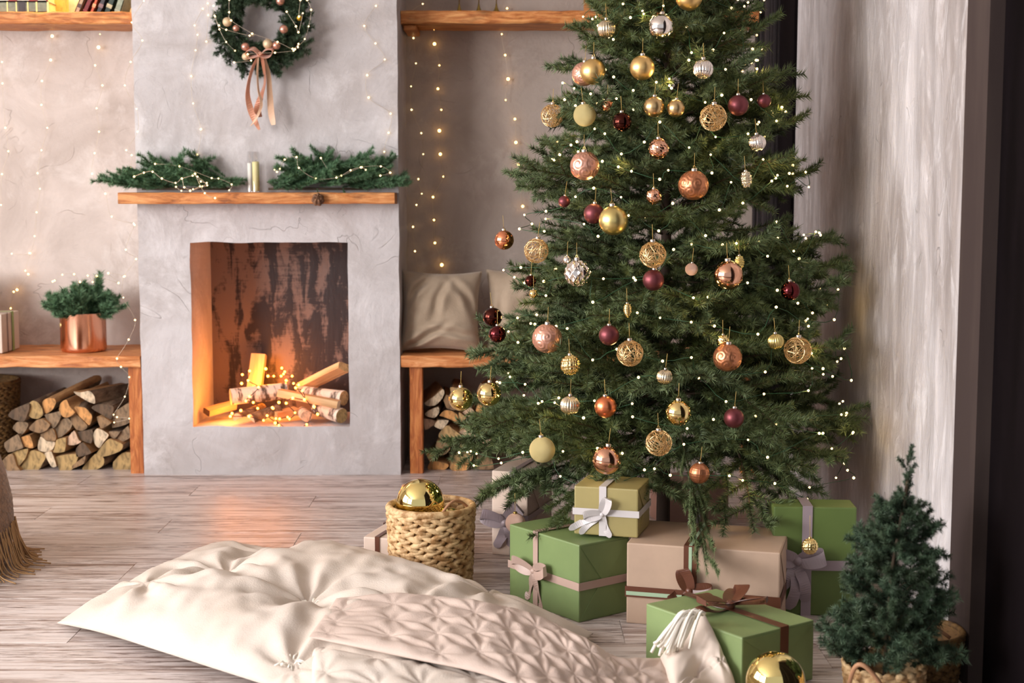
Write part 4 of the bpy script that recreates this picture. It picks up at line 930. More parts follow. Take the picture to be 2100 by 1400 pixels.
# wicker basket under the left bench
WIC = mat('wicker_dark', (128, 96, 52), .75, c2=(92, 66, 34), scale=60, bump=.003)
WICL = mat('water_hyacinth', (216, 184, 138), .65, c2=(158, 118, 72), scale=38, ramp=(.42, .6), bump=.003)
def lump(V, Fc, c, ax, up, nrm, a, b_, d, nu=8, nv=5):
    base = len(V)
    for i in range(nv + 1):
        th = PI * i / nv
        for j in range(nu):
            ph = 2 * PI * j / nu
            V.append(c + ax * a * math.cos(th) + up * b_ * math.sin(th) * math.cos(ph) + nrm * d * math.sin(th) * math.sin(ph))
    for i in range(nv):
        for j in range(nu): Fc.append((base + i * nu + j, base + i * nu + (j + 1) % nu, base + (i + 1) * nu + (j + 1) % nu, base + (i + 1) * nu + j))
def basket(label, loc, r0, r1, h, rows, cols, m, handles=True, lumpy=1.0):
    t = thing('wicker_basket', label, 'basket', loc); V, Fc = [], []
    rh = h / rows
    for k in range(rows):
        z = (k + .5) * rh; rad = r0 + (r1 - r0) * (z / h)
        for half in (0, 1):
            for j in range(cols):
                a = 2 * PI * (j + .5 * half + .23 * k + .06 * noise.noise(Vector((j, k, 1)))) / cols; n = Vector((math.cos(a), math.sin(a), 0)); tg = Vector((-n.y, n.x, 0))
                til = (.34 if half else -.34); ax = tg * math.cos(til) + Vector((0, 0, 1)) * math.sin(til); up = n.cross(ax)
                w = PI * rad / cols * 1.25
                lump(V, Fc, n * (rad + .001 * random.uniform(-1, 1)) + Vector((0, 0, z + (.2 if half else -.2) * rh)), ax, up, n, w, rh * .40 * random.uniform(.85, 1.1), rh * .42 * lumpy)
    o = py_obj('weave', V, Fc, m, t, True); o['kind'] = 'stuff'
    Vv, Ff = lathe([(.001, .004), (r0 - .002, .004), (r1 - .003, h), (r1 - .006, h), (r0 - .006, .01), (.001, .01)], 40); py_obj('liner', Vv, Ff, mat('liner_brown', (120, 88, 52), .8), t, True)
    ring = [(math.cos(2 * PI * j / 40) * r1, math.sin(2 * PI * j / 40) * r1, h + .002) for j in range(40)]
    tube_obj('rim', ring, rh * .42, m, t, 8, closed=True)
    return t
basket('dark wicker basket under the left bench beside the firewood', (-2.19, 5.74, 0), .15, .175, .345, 17, 30, WIC)

# ================================================================ cushions on the right bench
LINEN = mat('linen_taupe', (176, 156, 134), .85, 0, sheen=.3, c2=(166, 146, 124), scale=8, bump=.0012, bscale=220)
def pillow(label, c, w, h, th, rot, folds, seed):
    nu, nv = 64, 64; V, Fc = [], []; t = thing('cushion', label, 'cushion', c, rot, 'linen cushions')
    def prof(u, v):
        e = max(0, (1 - abs(u) ** 2.6)) ** .5 * max(0, (1 - abs(v) ** 2.6)) ** .5; return e
    for s in (1, -1):
        for i in range(nu + 1):
            for j in range(nv + 1):
                u = -1 + 2 * i / nu; v = -1 + 2 * j / nv; e = prof(u, v)
                pin = 1 - .10 * (1 - u * u) * (abs(v) ** 3); pin2 = 1 - .10 * (1 - v * v) * (abs(u) ** 3)
                x = u * w / 2 * pin2; z = v * h / 2 * pin
                y = -s * th / 2 * e
                if s == 1:
                    wr_ = 0
                    for (fx, fz, ang, amp, frq) in folds:
                        dx, dz = u - fx, v - fz; along = dx * math.cos(ang) + dz * math.sin(ang); ac = -dx * math.sin(ang) + dz * math.cos(ang)
                        wr_ += amp * math.exp(-(along / .55) ** 2 - (ac / .22) ** 2) * math.cos(ac * frq + 1.5 * noise.noise(Vector((u * 2, v * 2, seed))))
                    y += wr_ * min(1, e * 2.5) + .006 * noise.noise(Vector((u * 2.4, v * 2.4, seed))) * e
                V.append((x, y, z))
    k = (nu + 1) * (nv + 1)
    for s in (0, 1):
        for i in range(nu):
            for j in range(nv):
                a = s * k + i * (nv + 1) + j; q = (a, a + nv + 1, a + nv + 2, a + 1); Fc.append(q if s == 0 else q[::-1])
    o = py_obj('cover', V, Fc, LINEN, t, True)
    bm = bmesh.new(); bm.from_mesh(o.data); bmesh.ops.remove_doubles(bm, verts=bm.verts, dist=.0004); bm.to_mesh(o.data); bm.free(); o.data.shade_smooth()
    edge = [(u * w / 2, 0, v * h / 2) for u, v in ([( -1 + 2 * i / 16, -1) for i in range(16)] + [(1, -1 + 2 * i / 16) for i in range(16)] + [(1 - 2 * i / 16, 1) for i in range(16)] + [(-1, 1 - 2 * i / 16) for i in range(16)])]
    ed = []
    for x, y_, z in edge:
        u, v = x * 2 / w, z * 2 / h; ed.append((x * (1 - .10 * (1 - v * v) * abs(u) ** 3), 0, z * (1 - .10 * (1 - u * u) * abs(v) ** 3)))
    tube_obj('seam', ed, .0016, LINEN, t, 6, closed=True)
    return t
pa = at(905, 640, 5.72)
pillow('crumpled taupe linen cushion against the chimney side on the right bench', (pa.x, 5.70, ZB + .163), .325, .33, .15, (-.22, .03, .08), [(-.6, .5, .9, .016, 16), (-.5, -.75, .5, .020, 18), (.3, -.6, -.1, .012, 20), (-.1, .2, 1.2, .012, 14), (.6, .3, 2.2, .012, 14)], 2)
pc = at(1068, 640, 5.72)
pillow('smoother beige linen cushion half hidden by the tree on the right bench', (pc.x + .03, 5.76, ZB + .164), .34, .335, .13, (-.2, -.02, -.05), [(.2, .3, .5, .010, 12), (-.7, -.3, 1.4, .012, 14)], 9)

# ================================================================ the big tree
TX, TY = .465, 4.30; ZTOP = 2.42
def RAD(z): return max(.05, .68 * (ZTOP - z) / (ZTOP - .42)) if z > .42 else .68
tree = thing('christmas_tree', 'tall full green artificial fir tree beside the side wall', 'christmas tree', (TX, TY, 0))
tube_obj('trunk', [(0, 0, .03), (0, 0, 1.2), (.005, 0, 2.38)], .022, mat('trunk_brown', (64, 48, 38), .85), tree, 10, taper=lambda t: 1 - .75 * t)
for a in (.5, .5 + PI / 2, .5 + PI, .5 + 3 * PI / 2):
    tube_obj('stand_leg', [(0, 0, .09), (math.cos(a) * .12, math.sin(a) * .12, .05), (math.cos(a) * .26, math.sin(a) * .26, .007)], .009, mat('stand_green', (34, 46, 40), .5, .4), tree, 8)
BR = {}
for L_ in (.16, .28, .42, .56, .72):
    BR[L_] = [branch_mesh('branch', L_, int(L_ * 1000) + i * 7, droop=(.10 + .22 * L_ + .05 * i), dens=2050, nl=.0205, nw=.0024) for i in range(3)]
R = random.Random(21); nb = 0
layers = []
z = .40
while z < 2.34:
    layers.append(z); z += .070 - .01 * (z > 1.4)
for li, z0 in enumerate(layers):
    Rz = RAD(z0) * .97; cnt = max(4, int(3.4 + 10.6 * Rz))
    for j in range(cnt):
        az = 2 * PI * (j + .5 * (li % 2) + R.uniform(-.28, .28)) / cnt + li * .37
        rt = Rz * R.uniform(.78, 1.06)
        ca = math.cos(az)
        if ca > .15: rt = min(rt, (XR - .07 - TX) / ca)                       # the wall is in the way on this side
        front = math.sin(az) < -.35
        if front and z0 < .50: rt = min(rt, .60)
        pitch = .30 - .20 * (z0 < 1.0) - .1 * (z0 < .6) + R.uniform(-.16, .16)
        if z0 > 1.9: pitch += .25
        L_ = rt / math.cos(pitch); key = min(BR, key=lambda k: abs(k - L_)); sc = L_ / key / .97
        Mx = Matrix.Translation((0, 0, z0 - .05)) @ Matrix.Rotation(az, 4, 'Z') @ Matrix.Rotation(-pitch, 4, 'Y') @ Matrix.Rotation(R.uniform(-.35, .35), 4, 'X') @ Matrix.Diagonal((sc, min(sc, 1.15), min(sc, 1.1), 1))
        if nb < 289: inst('branch', BR[key][R.randrange(3)], tree, matrix=Mx); nb += 1
# named low sprays that droop over the floor and the gifts
def spray(base, tip, roll=0.0, ln=None, k=None, wy=1.0):
    a = Vector(base) - tree.location; b_ = Vector(tip) - tree.location; d = b_ - a; key = k or min(BR, key=lambda q: abs(q - d.length)); sc = d.length / key
    inst('branch', BR[key][0], tree, matrix=Matrix.Translation(a) @ rot_to(d, roll) @ Matrix.Diagonal((sc, min(1, sc) * wy, min(1, sc), 1)))
spray((TX - .05, TY - .02, .46), at(885, 935, 4.32), .2)
spray((TX - .06, TY - .1, .42), at(950, 850, 4.2), -.1)
spray((TX - .1, TY - .15, .40), at(965, 1025, 4.05), .3)
spray((TX - .12, TY - .35, .42), at(1112, 1100, 3.72), .2, k=.42, wy=.45)
spray((TX + .0, TY - .35, .46), at(1466, 1168, 3.42), -.2, k=.42, wy=.22)
spray((TX + .15, TY - .25, .46), at(1590, 1075, 3.62), .1)
spray((TX + .2, TY - .2, .40), at(1695, 1068, 3.75), .1)
spray((TX + .1, TY - .2, .60), at(1560, 900, 3.62), .3)
spray((TX - .05, TY - .3, .40), at(1200, 1040, 3.95), .3, k=.42)
print('branches', nb)
# short inner twigs that fill the crown round the trunk: too many and too small to pick apart
Rf = random.Random(77); fs, ftw = [], []
for i in range(760):
    z = .42 + 1.85 * Rf.random() ** 1.15; a = Rf.uniform(0, 2 * PI); rr = RAD(z) * Rf.uniform(.12, .62); p = Vector((math.cos(a) * rr, math.sin(a) * rr, z))
    d = Vector((math.cos(a) * .9 + Rf.uniform(-.5, .5), math.sin(a) * .9 + Rf.uniform(-.5, .5), Rf.uniform(-.35, .45))).normalized(); e = p + d * Rf.uniform(.09, .17)
    e.x = min(e.x, XR - TX - .06); fs.append((p, e, Rf.uniform(.1, .5))); ftw.append(([p, e], .0022))
o = inst('inner_twigs', fir_mesh('inner_twigs', fs, ftw, 1500, .021, .0026, [M_NEED, M_TWIG]), tree); o['kind'] = 'stuff'

# lights wound round the tree: bulbs on a zigzag over the lit side
R = random.Random(33); tl = thing('string_lights', 'green-wired warm fairy lights wound round the big tree', 'string lights', (TX, TY, 0), group='lights on the big tree'); lp = []
n_b = 292; turns = 17
for i in range(n_b):
    t = i / (n_b - 1); z = 1.80 - 1.50 * t ** .92; ph = (t * turns) % 2; ph = ph if ph < 1 else 2 - ph
    az = -PI / 2 + (ph - .5) * 2.75 + R.uniform(-.09, .09); z += R.uniform(-.045, .045)
    rr = RAD(z) * R.uniform(.80, .98); x = math.cos(az) * rr; x = min(x, XR - TX - .08)
    lp.append(Vector((x, math.sin(az) * rr, z)))
tube_obj('wire', smooth_path(lp, 3), .0010, M_GWIRE, tl, 4)
for p in lp: inst('bulb', bulb_me, tl, p, sc=R.uniform(.95, 1.3))
for i in range(4, n_b, 8):      # the light some of those bulbs give off, at the bulbs themselves
    q = point('bulb_light', lp[i] + Vector((TX, TY, 0)), .13, (1.0, .66, .25), .012)

# ---------------------------------------------------------------- baubles
def met(n, c, r, m=1.0, **k): return mat('bauble_' + n, c, r, m, **k)
B = dict(
 goldm=met('gold_matte', (228, 192, 128), .36), goldm2=met('gold_matte_lime', (218, 198, 130), .33), gold=met('gold_shiny', (234, 208, 142), .07), silver=met('silver', (236, 228, 220), .1), champ=met('champagne', (222, 208, 180), .25),
 copper=met('copper_shiny', (232, 150, 110), .14), copperm=met('copper_satin', (228, 134, 92), .3), rose=met('rose_shiny', (226, 172, 142), .12), rosec=met('rose_carved', (218, 164, 142), .38, .85), bronze=met('bronze_carved', (194, 130, 94), .35, .9),
 burg=met('burgundy_matte', (118, 62, 66), .42, .8), burgs=met('burgundy_shiny', (92, 38, 40), .1), dark=met('dark_brown', (70, 34, 28), .1), pale=met('pale_gold_glitter', (224, 206, 146), .5, .5, bump=.0015, scale=220), bronzeg=met('bronze_gold', (204, 174, 126), .3),
 rosegl=met('rose_glitter', (228, 192, 174), .5, .6, bump=.002, scale=300), wireg=met('gold_wire', (218, 184, 132), .4, .8), cap=met('cap_silver', (214, 204, 192), .25), capg=met('cap_gold', (214, 180, 110), .25))
thr = mat('thread_gold', (190, 160, 90), .6); 
def ico(b, f): return f
def swirl(a, b):
    """raised scroll relief"""
    best = 0
    for (ca, cb) in SW:
        da = (a - ca + PI) % (2 * PI) - PI; x = da * math.sin(b); y = b - cb; r = math.hypot(x, y)
        if r < .52: best = max(best, .5 + .5 * math.sin(r * 26 + math.atan2(y, x)) * (1 if r < .46 else .4))
    return 1 + .035 * best
SW = [(i * PI / 3 + (PI / 6 if k % 2 else 0), .75 + .6 * k) for k in range(3) for i in range(6)]
BM = {}
def bmesh_for(kind, m):
    key = (kind, m)
    if key in BM: return BM[key]
    mm = B[m]
    if kind == 'plain': me = ball_mesh('ball', lambda a, b: 1.0, mm, 40, 24)
    elif kind == 'ribbed': me = ball_mesh('ball', lambda a, b: (1 - .07 * abs(math.cos(a * 11)) * math.sin(b) ** .5) * (1 - .07 * abs(math.cos(b)) ** 3), mm, 132, 20)
    elif kind == 'carved': me = ball_mesh('ball', swirl, mm, 110, 64)
    elif kind == 'diamond': me = ball_mesh('ball', lambda a, b: 1 - .06 * (abs(math.sin(a * 5 + b * 4)) + abs(math.sin(a * 5 - b * 4))), mm, 100, 44, False)
    elif kind == 'mosaic': me = ball_mesh('ball', lambda a, b: 1 + .035 * math.sin(a * 31 + b * 17) * math.sin(b * 29 + a * 7), mm, 30, 20, False)
    elif kind == 'net': me = ball_mesh('ball', lambda a, b: 1 - .06 * (abs(math.sin(a * 8)) ** 6 + abs(math.sin(b * 8)) ** 6) + .03 * math.sin(a * 16) * math.sin(b * 16), mm, 96, 44)
    elif kind == 'check': me = ball_mesh('ball', lambda a, b: 1 + .04 * (abs(math.cos(a * 5)) > .955 or abs(math.cos(b * 6)) > .955), mm, 100, 60)
    elif kind == 'cone': me = ball_mesh('ball', cone_fn(.68, 1.0), mm, 56, 40, False)
    elif kind == 'leafcone': me = ball_mesh('ball', lambda a, b: (1 / math.sqrt((math.sin(b) / (.62 + .10 * math.cos(b))) ** 2 + (math.cos(b) / 1.05) ** 2)) * (1 + .06 * math.sin(b * 18 + 3 * math.sin(a))), mm, 40, 40)
    elif kind == 'wire':
        Rr = random.Random(9); V, Fc = [], []
        for q in range(34):
            nrm = Vector((Rr.gauss(0, 1), Rr.gauss(0, 1), Rr.gauss(0, 1))).normalized(); u = nrm.orthogonal().normalized(); v = nrm.cross(u); off = Rr.uniform(-.55, .55); k = math.sqrt(1 - off * off)
            pts = [(u * math.cos(2 * PI * j / 20) + v * math.sin(2 * PI * j / 20)) * k * Rr.uniform(.95, 1.03) + nrm * off for j in range(20)]
            v2, f2 = tube(pts, .022, 3, closed=True); o_ = len(V); V += v2; Fc += [tuple(x + o_ for x in f) for f in f2]
        me = bpy.data.meshes.new('ball'); me.from_pydata([tuple(v) for v in V], [], Fc); me.materials.append(mm)
    BM[key] = me; return me
Vc, Fcx = lathe([(.20, .93), (.21, 1.12), (.19, 1.16), (.001, 1.17)], 14); capme = {}
for cn in ('cap', 'capg'):
    me = bpy.data.meshes.new('cap'); me.from_pydata(Vc, [], Fcx); me.materials.append(B[cn]); me.shade_smooth(); capme[cn] = me
rv, rf = tube([(math.cos(2 * PI * j / 12) * .09, 0, 1.24 + math.sin(2 * PI * j / 12) * .09) for j in range(12)], .018, 5, closed=True)
ringme = bpy.data.meshes.new('hanger_ring'); ringme.from_pydata([tuple(v) for v in rv], [], rf); ringme.materials.append(B['capg'])
def bauble(px, py, r, kind, m, label, dy=0.0, Y=None, cap='cap', thread=.035, group='baubles on the big tree'):
    if Y is None:
        Y = 3.9
        for _ in range(6):
            p = at(px, py, Y); Rr = RAD(p.z) * 1.0; dx = p.x - TX; Y = TY - math.sqrt(max(Rr * Rr - dx * dx, .0)) - .02
        Y += dy
    p = at(px, py, Y); rad = r / F * Y
    t = thing('bauble', label, 'bauble', p, (R.uniform(-.12, .12), R.uniform(-.1, .1), R.uniform(0, 6)), group)
    inst('ball', bmesh_for(kind, m), t, sc=rad)
    inst('cap', capme[cap], t, sc=rad); inst('hanger_ring', ringme, t, sc=rad)
    if thread: tube_obj('thread', [(0, 0, rad * 1.3), (.001, 0, rad * 1.3 + thread)], .0007, thr, t, 4)
    return t
for a in [
 (1244,59,19,'ribbed','champ','champagne ribbed bauble high on the left side of the tree'),
 (1356,55,26,'plain','silver','large mirror silver bauble near the top centre of the tree'),
 (1216,147,26,'plain','goldm','matte gold bauble in front of a rose carved one, upper left'),
 (1317,139,25,'plain','goldm','matte gold bauble hanging alone near the top centre'),
 (1413,-6,27,'plain','goldm','matte gold bauble cut by the top edge of the photo'),
 (1442,142,21,'ribbed','silver','shiny silver ribbed bauble, upper right of the tree'),
 (1132,237,23,'wire','wireg','gold wire ball at the upper left edge of the tree'),
 (1199,236,23,'plain','pale','pale cream gold bauble half covered by a branch, upper left'),
 (1276,250,20,'plain','dark','shiny dark chocolate bauble in the upper part of the tree'),
 (1341,219,21,'plain','bronzeg','satin bronze-gold bauble in the upper centre'),
 (1386,222,18,'plain','bronzeg','bronze-gold bauble tucked behind twigs right of the satin one'),
 (1463,241,27,'wire','wireg','gold wire ball on the upper right of the tree'),
 (1514,216,21,'plain','burg','matte burgundy bauble right of the upper right wire ball'),
 (1567,207,14,'plain','burg','small burgundy bauble at the upper right edge of the tree', .05),
 (1553,293,18,'ribbed','silver','silver ribbed bauble at the right edge, upper third'),
 (1351,305,21,'mosaic','rose','rose gold mosaic bauble hanging on a long thread'),
 (1422,380,30,'carved','bronze','large bronze carved bauble right of centre, upper half'),
 (1530,367,16,'cone','champ','champagne pine cone bauble on the right, upper half'),
 (1341,403,16,'mosaic','rose','small copper mosaic bauble half hidden in the centre', .03),
 (1258,452,30,'plain','goldm2','largest yellow-gold matte bauble, centre left of the tree'),
 (1034,492,20,'plain','copper','orange copper bauble at the far left edge, mid height'),
 (1100,514,25,'wire','wireg','gold wire ball right of the orange copper bauble'),
 (1184,560,28,'diamond','silver','silver gold bauble with a diamond facet pattern'),
 (1163,533,9,'plain','silver','tiny lilac silver bauble above the diamond bauble'),
 (1339,522,27,'wire','wireg','gold wire ball in the middle of the tree'),
 (1494,564,30,'plain','rose','large shiny rose copper bauble, middle right of the tree'),
 (1010,650,20,'plain','dark','shiny dark brown bauble at the far left, upper of a pair'),
 (1020,685,18,'plain','burgs','shiny burgundy bauble at the far left, lower of a pair'),
 (1122,694,30,'carved','rosec','rose carved bauble with scroll relief, lower left'),
 (1249,687,21,'plain','burg','matte burgundy bauble with a gold cap, centre left'),
 (1287,636,14,'leafcone','gold','gold leafy cone-shaped bauble near the centre'),
 (1292,724,27,'wire','wireg','loose gold wire ball below the burgundy bauble'),
 (1170,748,21,'net','gold','gold bauble with a netted relief, lower left'),
 (1621,596,20,'plain','burgs','shiny wine-red bauble at the right edge, mid height'),
 (1591,700,17,'ribbed','goldm2','small olive-gold ribbed bauble left of a wire ball at the right edge'),
 (1636,718,28,'wire','wireg','gold wire ball at the right edge of the tree'),
 (1492,733,29,'carved','bronze','brown bronze carved bauble on the right, lower half'),
 (945,818,25,'plain','gold','shiny gold ball hanging before the firewood, outer of two'),
 (1003,808,25,'plain','gold','shiny gold ball hanging before the firewood, inner of two'),
 (1169,831,21,'ribbed','champ','bronze silver ribbed bauble, lower left of the tree'),
 (1242,834,23,'plain','copperm','bright orange copper bauble in the lower half'),
 (1391,846,27,'plain','gold','shiny yellow gold bauble in the lower centre of the tree'),
 (1505,857,21,'plain','burg','matte burgundy bauble in the lower right of the tree'),
 (1112,922,27,'plain','pale','pale cream gold bauble near the tree bottom'),
 (1244,943,30,'plain','rose','large rose copper bauble just above the olive gift'),
 (1351,908,27,'wire','wireg','gold wire ball near the bottom centre of the tree'),
 (1434,970,21,'check','bronze','shiny bronze bauble with a line grid near the tree bottom'),
]:
    kw = {}
    if len(a) > 6: kw['dy'] = a[6]
    bauble(*a[:6], **kw)
def near(px, py, extra):     # depth of the tree surface there, plus an offset
    Y = 3.9
    for _ in range(6):
        p = at(px, py, Y); dx = p.x - TX; Y = TY - math.sqrt(max(RAD(p.z) ** 2 - dx * dx, 0)) - .02
    return Y + extra
for a, e in [((1198,152,24,'carved','rosec','rose carved bauble peeping out behind the upper left matte gold one'), .07),
 ((1218,438,21,'plain','burg','matte plum bauble behind the largest yellow-gold one'), .07), ((1199,340,29,'carved','rosec','rose gold carved bauble crossed by a twig, left upper half'), .0),
 ((1340,574,22,'plain','burg','plum bauble hanging under the central wire ball'), .04), ((1516,538,14,'cone','goldm2','small gold cone bauble behind the large rose copper one'), .06),
 ((1088,576,12,'plain','dark','small dark brown bauble at the left, mid height'), .0), ((1094,602,9,'plain','gold','tiny gold bauble under the small dark brown one'), .0),
 ((1483,699,13,'mosaic','gold','small gold mosaic bauble above the brown carved one'), .03), ((1363,773,17,'ribbed','champ','silver ribbed bauble half hidden in the lower centre'), .02),
 ((1246,216,12,'mosaic','copper','small copper glitter bauble behind twigs near the chocolate one'), .02), ((1157,413,12,'plain','burg','small plum bauble deep in the left branches'), .05),
 ((1418,552,13,'plain','rosegl','small rosy bauble deep in the branches left of the rose copper one'), .06)]:
    bauble(*a, Y=near(a[0], a[1], e))
bauble(1057, 1072, 21, 'plain', 'rosegl', 'rose glitter ball hanging before the grey ribbon bow', Y=3.9, cap='capg', thread=.05)
bauble(1661, 1120, 17, 'net', 'gold', 'small gold patterned ball hanging before the deep green gift', Y=3.45, cap='capg', thread=.05)

# ================================================================ gifts under the tree
def frame(a, b_):
    a, b_ = Vector(a[:2] + (0,)) if isinstance(a, tuple) else a, b_; return a, b_
# large green gift, corner towards the camera
B0 = fl(1187, 1277); A0 = fl(1045, 1224); C0 = fl(1283, 1253); ex = (B0 - A0); w = ex.length; rot = math.atan2(ex.y, ex.x); dpt = .172
ey = Vector((-math.sin(rot), math.cos(rot), 0)); ctr = A0 + ex / 2 + ey * dpt / 2
g = gift('large green gift box with a taupe ribbon under the left of the tree', w, dpt, .205, (ctr.x, ctr.y, 0), rot, P_GREEN, [('y', -.03, .020, RB_PK), ('z', .095, .021, RB_PK)], ('x',), 'gifts under the tree')
bow(g, (-.03, -dpt / 2 - .002, .10), (0, -1, 0), (0, 0, 1), .072, .022, RB_PK, tails=((-.5, -1.2), (.35, -1.5)), seed=1)
# beige large gift
L0 = fl(1284, 1277); R0 = fl(1597, 1303); ex = R0 - L0; w = ex.length; rot = math.atan2(ex.y, ex.x); ey = Vector((-math.sin(rot), math.cos(rot), 0)); dpt = .27; ctr = L0 + ex / 2 + ey * dpt / 2
g3 = gift('large beige gift box with brown and mint ribbon, in the middle under the tree', w, dpt, .212, (ctr.x, ctr.y, 0), rot, P_BEIGE, [('y', -.03, .034, RB_BR), ('z', .085, .028, RB_BR)], ('x',), 'gifts under the tree')
o = box_obj('ribbon_stripe', (-.034, -.026, -dpt / 2 - .0046, -dpt / 2 - .0034, .09, .2125), RB_MINT, g3); o = box_obj('ribbon_stripe', (-w / 2, -.03, -dpt / 2 - .0046, -dpt / 2 - .0034, .076, .086), RB_MINT, g3); box_obj('ribbon_stripe', (-.034, -.026, -dpt / 2, dpt / 2, .2152, .2162), RB_MINT, g3)
bow(g3, (-.03, -dpt / 2 - .002, .10), (0, -1, 0), (0, 0, 1), .06, .026, RB_BR, loops=((-.25, .9), (.9, .1)), tails=((1.2, -.6), (-1.0, -.5)), seed=3)
# olive gold gift on top
zt = .2135
a = fl(1177, 1094, zt); b_ = fl(1308, 1103, zt); ex = b_ - a; w = ex.length; rot = math.atan2(ex.y, ex.x); ey = Vector((-math.sin(rot), math.cos(rot), 0)); dpt = .16; ctr = a + ex / 2 + ey * dpt / 2
g2 = gift('olive gold gift box with white satin bow on top of two larger gifts', w, dpt, .128, (ctr.x, ctr.y, zt), rot, P_OLIVE, [('y', -.008, .019, RB_WH), ('z', .062, .018, RB_WH)], ('x',), 'gifts under the tree')
bow(g2, (-.008, -dpt / 2 - .002, .058), (0, -1, 0), (0, 0, 1), .048, .017, RB_WH, loops=((.35, .9), (-.9, -.1)), tails=((-1.3, -1.15), (.4, -1.25), (-1.9, -.95)), seed=2)
# front green gift
h4 = .14
a = fl(1325, 1237, h4); b_ = fl(1522, 1307, h4); c = fl(1647, 1263, h4); ex = b_ - a; w = ex.length; rot = math.atan2(ex.y, ex.x); ey = Vector((-math.sin(rot), math.cos(rot), 0)); dpt = (c - b_).dot(ey); ctr = a + ex / 2 + ey * dpt / 2
print('G4', w, dpt, a, b_, c)
g4 = gift('light green gift box with a brown satin bow, front of the pile', w, dpt, h4, (ctr.x, ctr.y, 0), rot, paper('light_green', (134, 154, 100), .5), [('x', .015, .026, RB_BR)], ('x',), 'gifts under the tree')
bow(g4, (-.01, .015, h4 + .002), (0, 0, 1), (-.75, .6, 0), .085, .030, RB_BR, loops=((-.8, -.55), (.9, -.25), (.35, .9)), tails=((-1.2, -.9), (-1.0, .9)), seed=4)
# deep green upright gift by the wall
g5 = gift('deep green upright gift box with a grey ribbon leaning by the side wall', .215, .10, .29, (.795, 3.70, 0), -.06, P_GREEN2, [('y', -.02, .026, RB_GY), ('z', .135, .027, RB_GY)], (), 'gifts under the tree')
bow(g5, (-.045, -.055, .15), (0, -1, 0), (0, 0, 1), .07, .03, RB_GY, tails=((.35, -1.6), (-.25, -1.9), (-.7, -1.2)), seed=5)
# pale pink gift at the back left
a = fl(1009, 1137); g6 = gift('pale pinkish gift box with a grey-lilac bow at the left rear of the pile', .115, .26, .262, (a.x + .095, a.y + .11, 0), -.32, P_PINK, [('y', .01, .018, RB_GY), ('z', .12, .018, RB_GY)], ('x',), 'gifts under the tree')
bow(g6, (-.01, -.135, .105), (0, -1, 0), (0, 0, 1), .075, .03, RB_GY, loops=((-.9, .3), (.5, .5)), tails=((-.35, -1.1), (.3, -1.0)), seed=6)
# gift behind the basket
a = fl(752, 1128); b_ = fl(790, 1172); ex = b_ - a
g7 = gift('pinkish white gift box with a brown ribbon behind the woven basket', .24, .30, .085, (a.x + .165, a.y - .06, 0), -.28, P_PINK, [('y', -.075, .014, RB_BR), ('x', .03, .014, RB_BR)], (), 'gifts under the tree')
bow(g7, (.12, .03, .05), (1, 0, 0), (0, 0, 1), .035, .014, RB_BR, seed=7)
g8 = gift('dim brownish gift box at the back under the tree', .22, .18, .15, (.60, 4.75, 0), .2, paper('rosy_brown', (150, 112, 98)), [('y', 0, .02, RB_GY)], (), 'gifts under the tree')

# ================================================================ woven basket with gold balls
bb = fl(880, 1222); bk = basket('light woven basket with a big gold ball in it, standing on the floor', (bb.x, bb.y + .11, 0), .108, .118, .225, 9, 15, WICL)
by = bb.y + .11
hr = mat('handle_cord', (176, 130, 96), .7)
def arc(p0, p1, hgt, lean, n=14):
    p0, p1 = Vector(p0), Vector(p1); return [p0.lerp(p1, i / n) + Vector((0, 0, hgt * math.sin(PI * i / n))) + Vector(lean) * math.sin(PI * i / n) for i in range(n + 1)]
tube_obj('handle', arc((.03, -.112, .222), (.112, -.02, .222), .036, (.0, .0, 0)), .0038, hr, bk, 8)
tube_obj('handle', arc((-.085, .08, .215), (-.03, .112, .215), .052, (-.025, .01, 0)), .0038, hr, bk, 8)
cb = at(862, 1031, by); rb = 50.5 / F * by
def big_ball(label, p, r, group='large gold balls'):
    t = thing('bauble', label, 'bauble', p, (0, 0, 0), group); inst('ball', bmesh_for('plain', 'biggold'), t, sc=r); inst('cap', capme['capg'], t, sc=r * .6, loc=(r * .3, r * .3, 0), rot=(.9, .6, 0)); return t
B['biggold'] = met('big_gold', (240, 220, 146), .04)
big_ball('large mirror gold ball resting on top in the woven basket', cb, rb)
big_ball('second gold ball lower in the woven basket, mostly hidden', (bb.x + .05, by + .02, .17), .05)
fb2 = at(1590, 1396, 2.90); fr = 62.5 / F * 2.90
big_ball('large mirror gold ball on the floor at the bottom edge by the light green gift', (fb2.x, 2.90, max(fr, fb2.z)), fr)

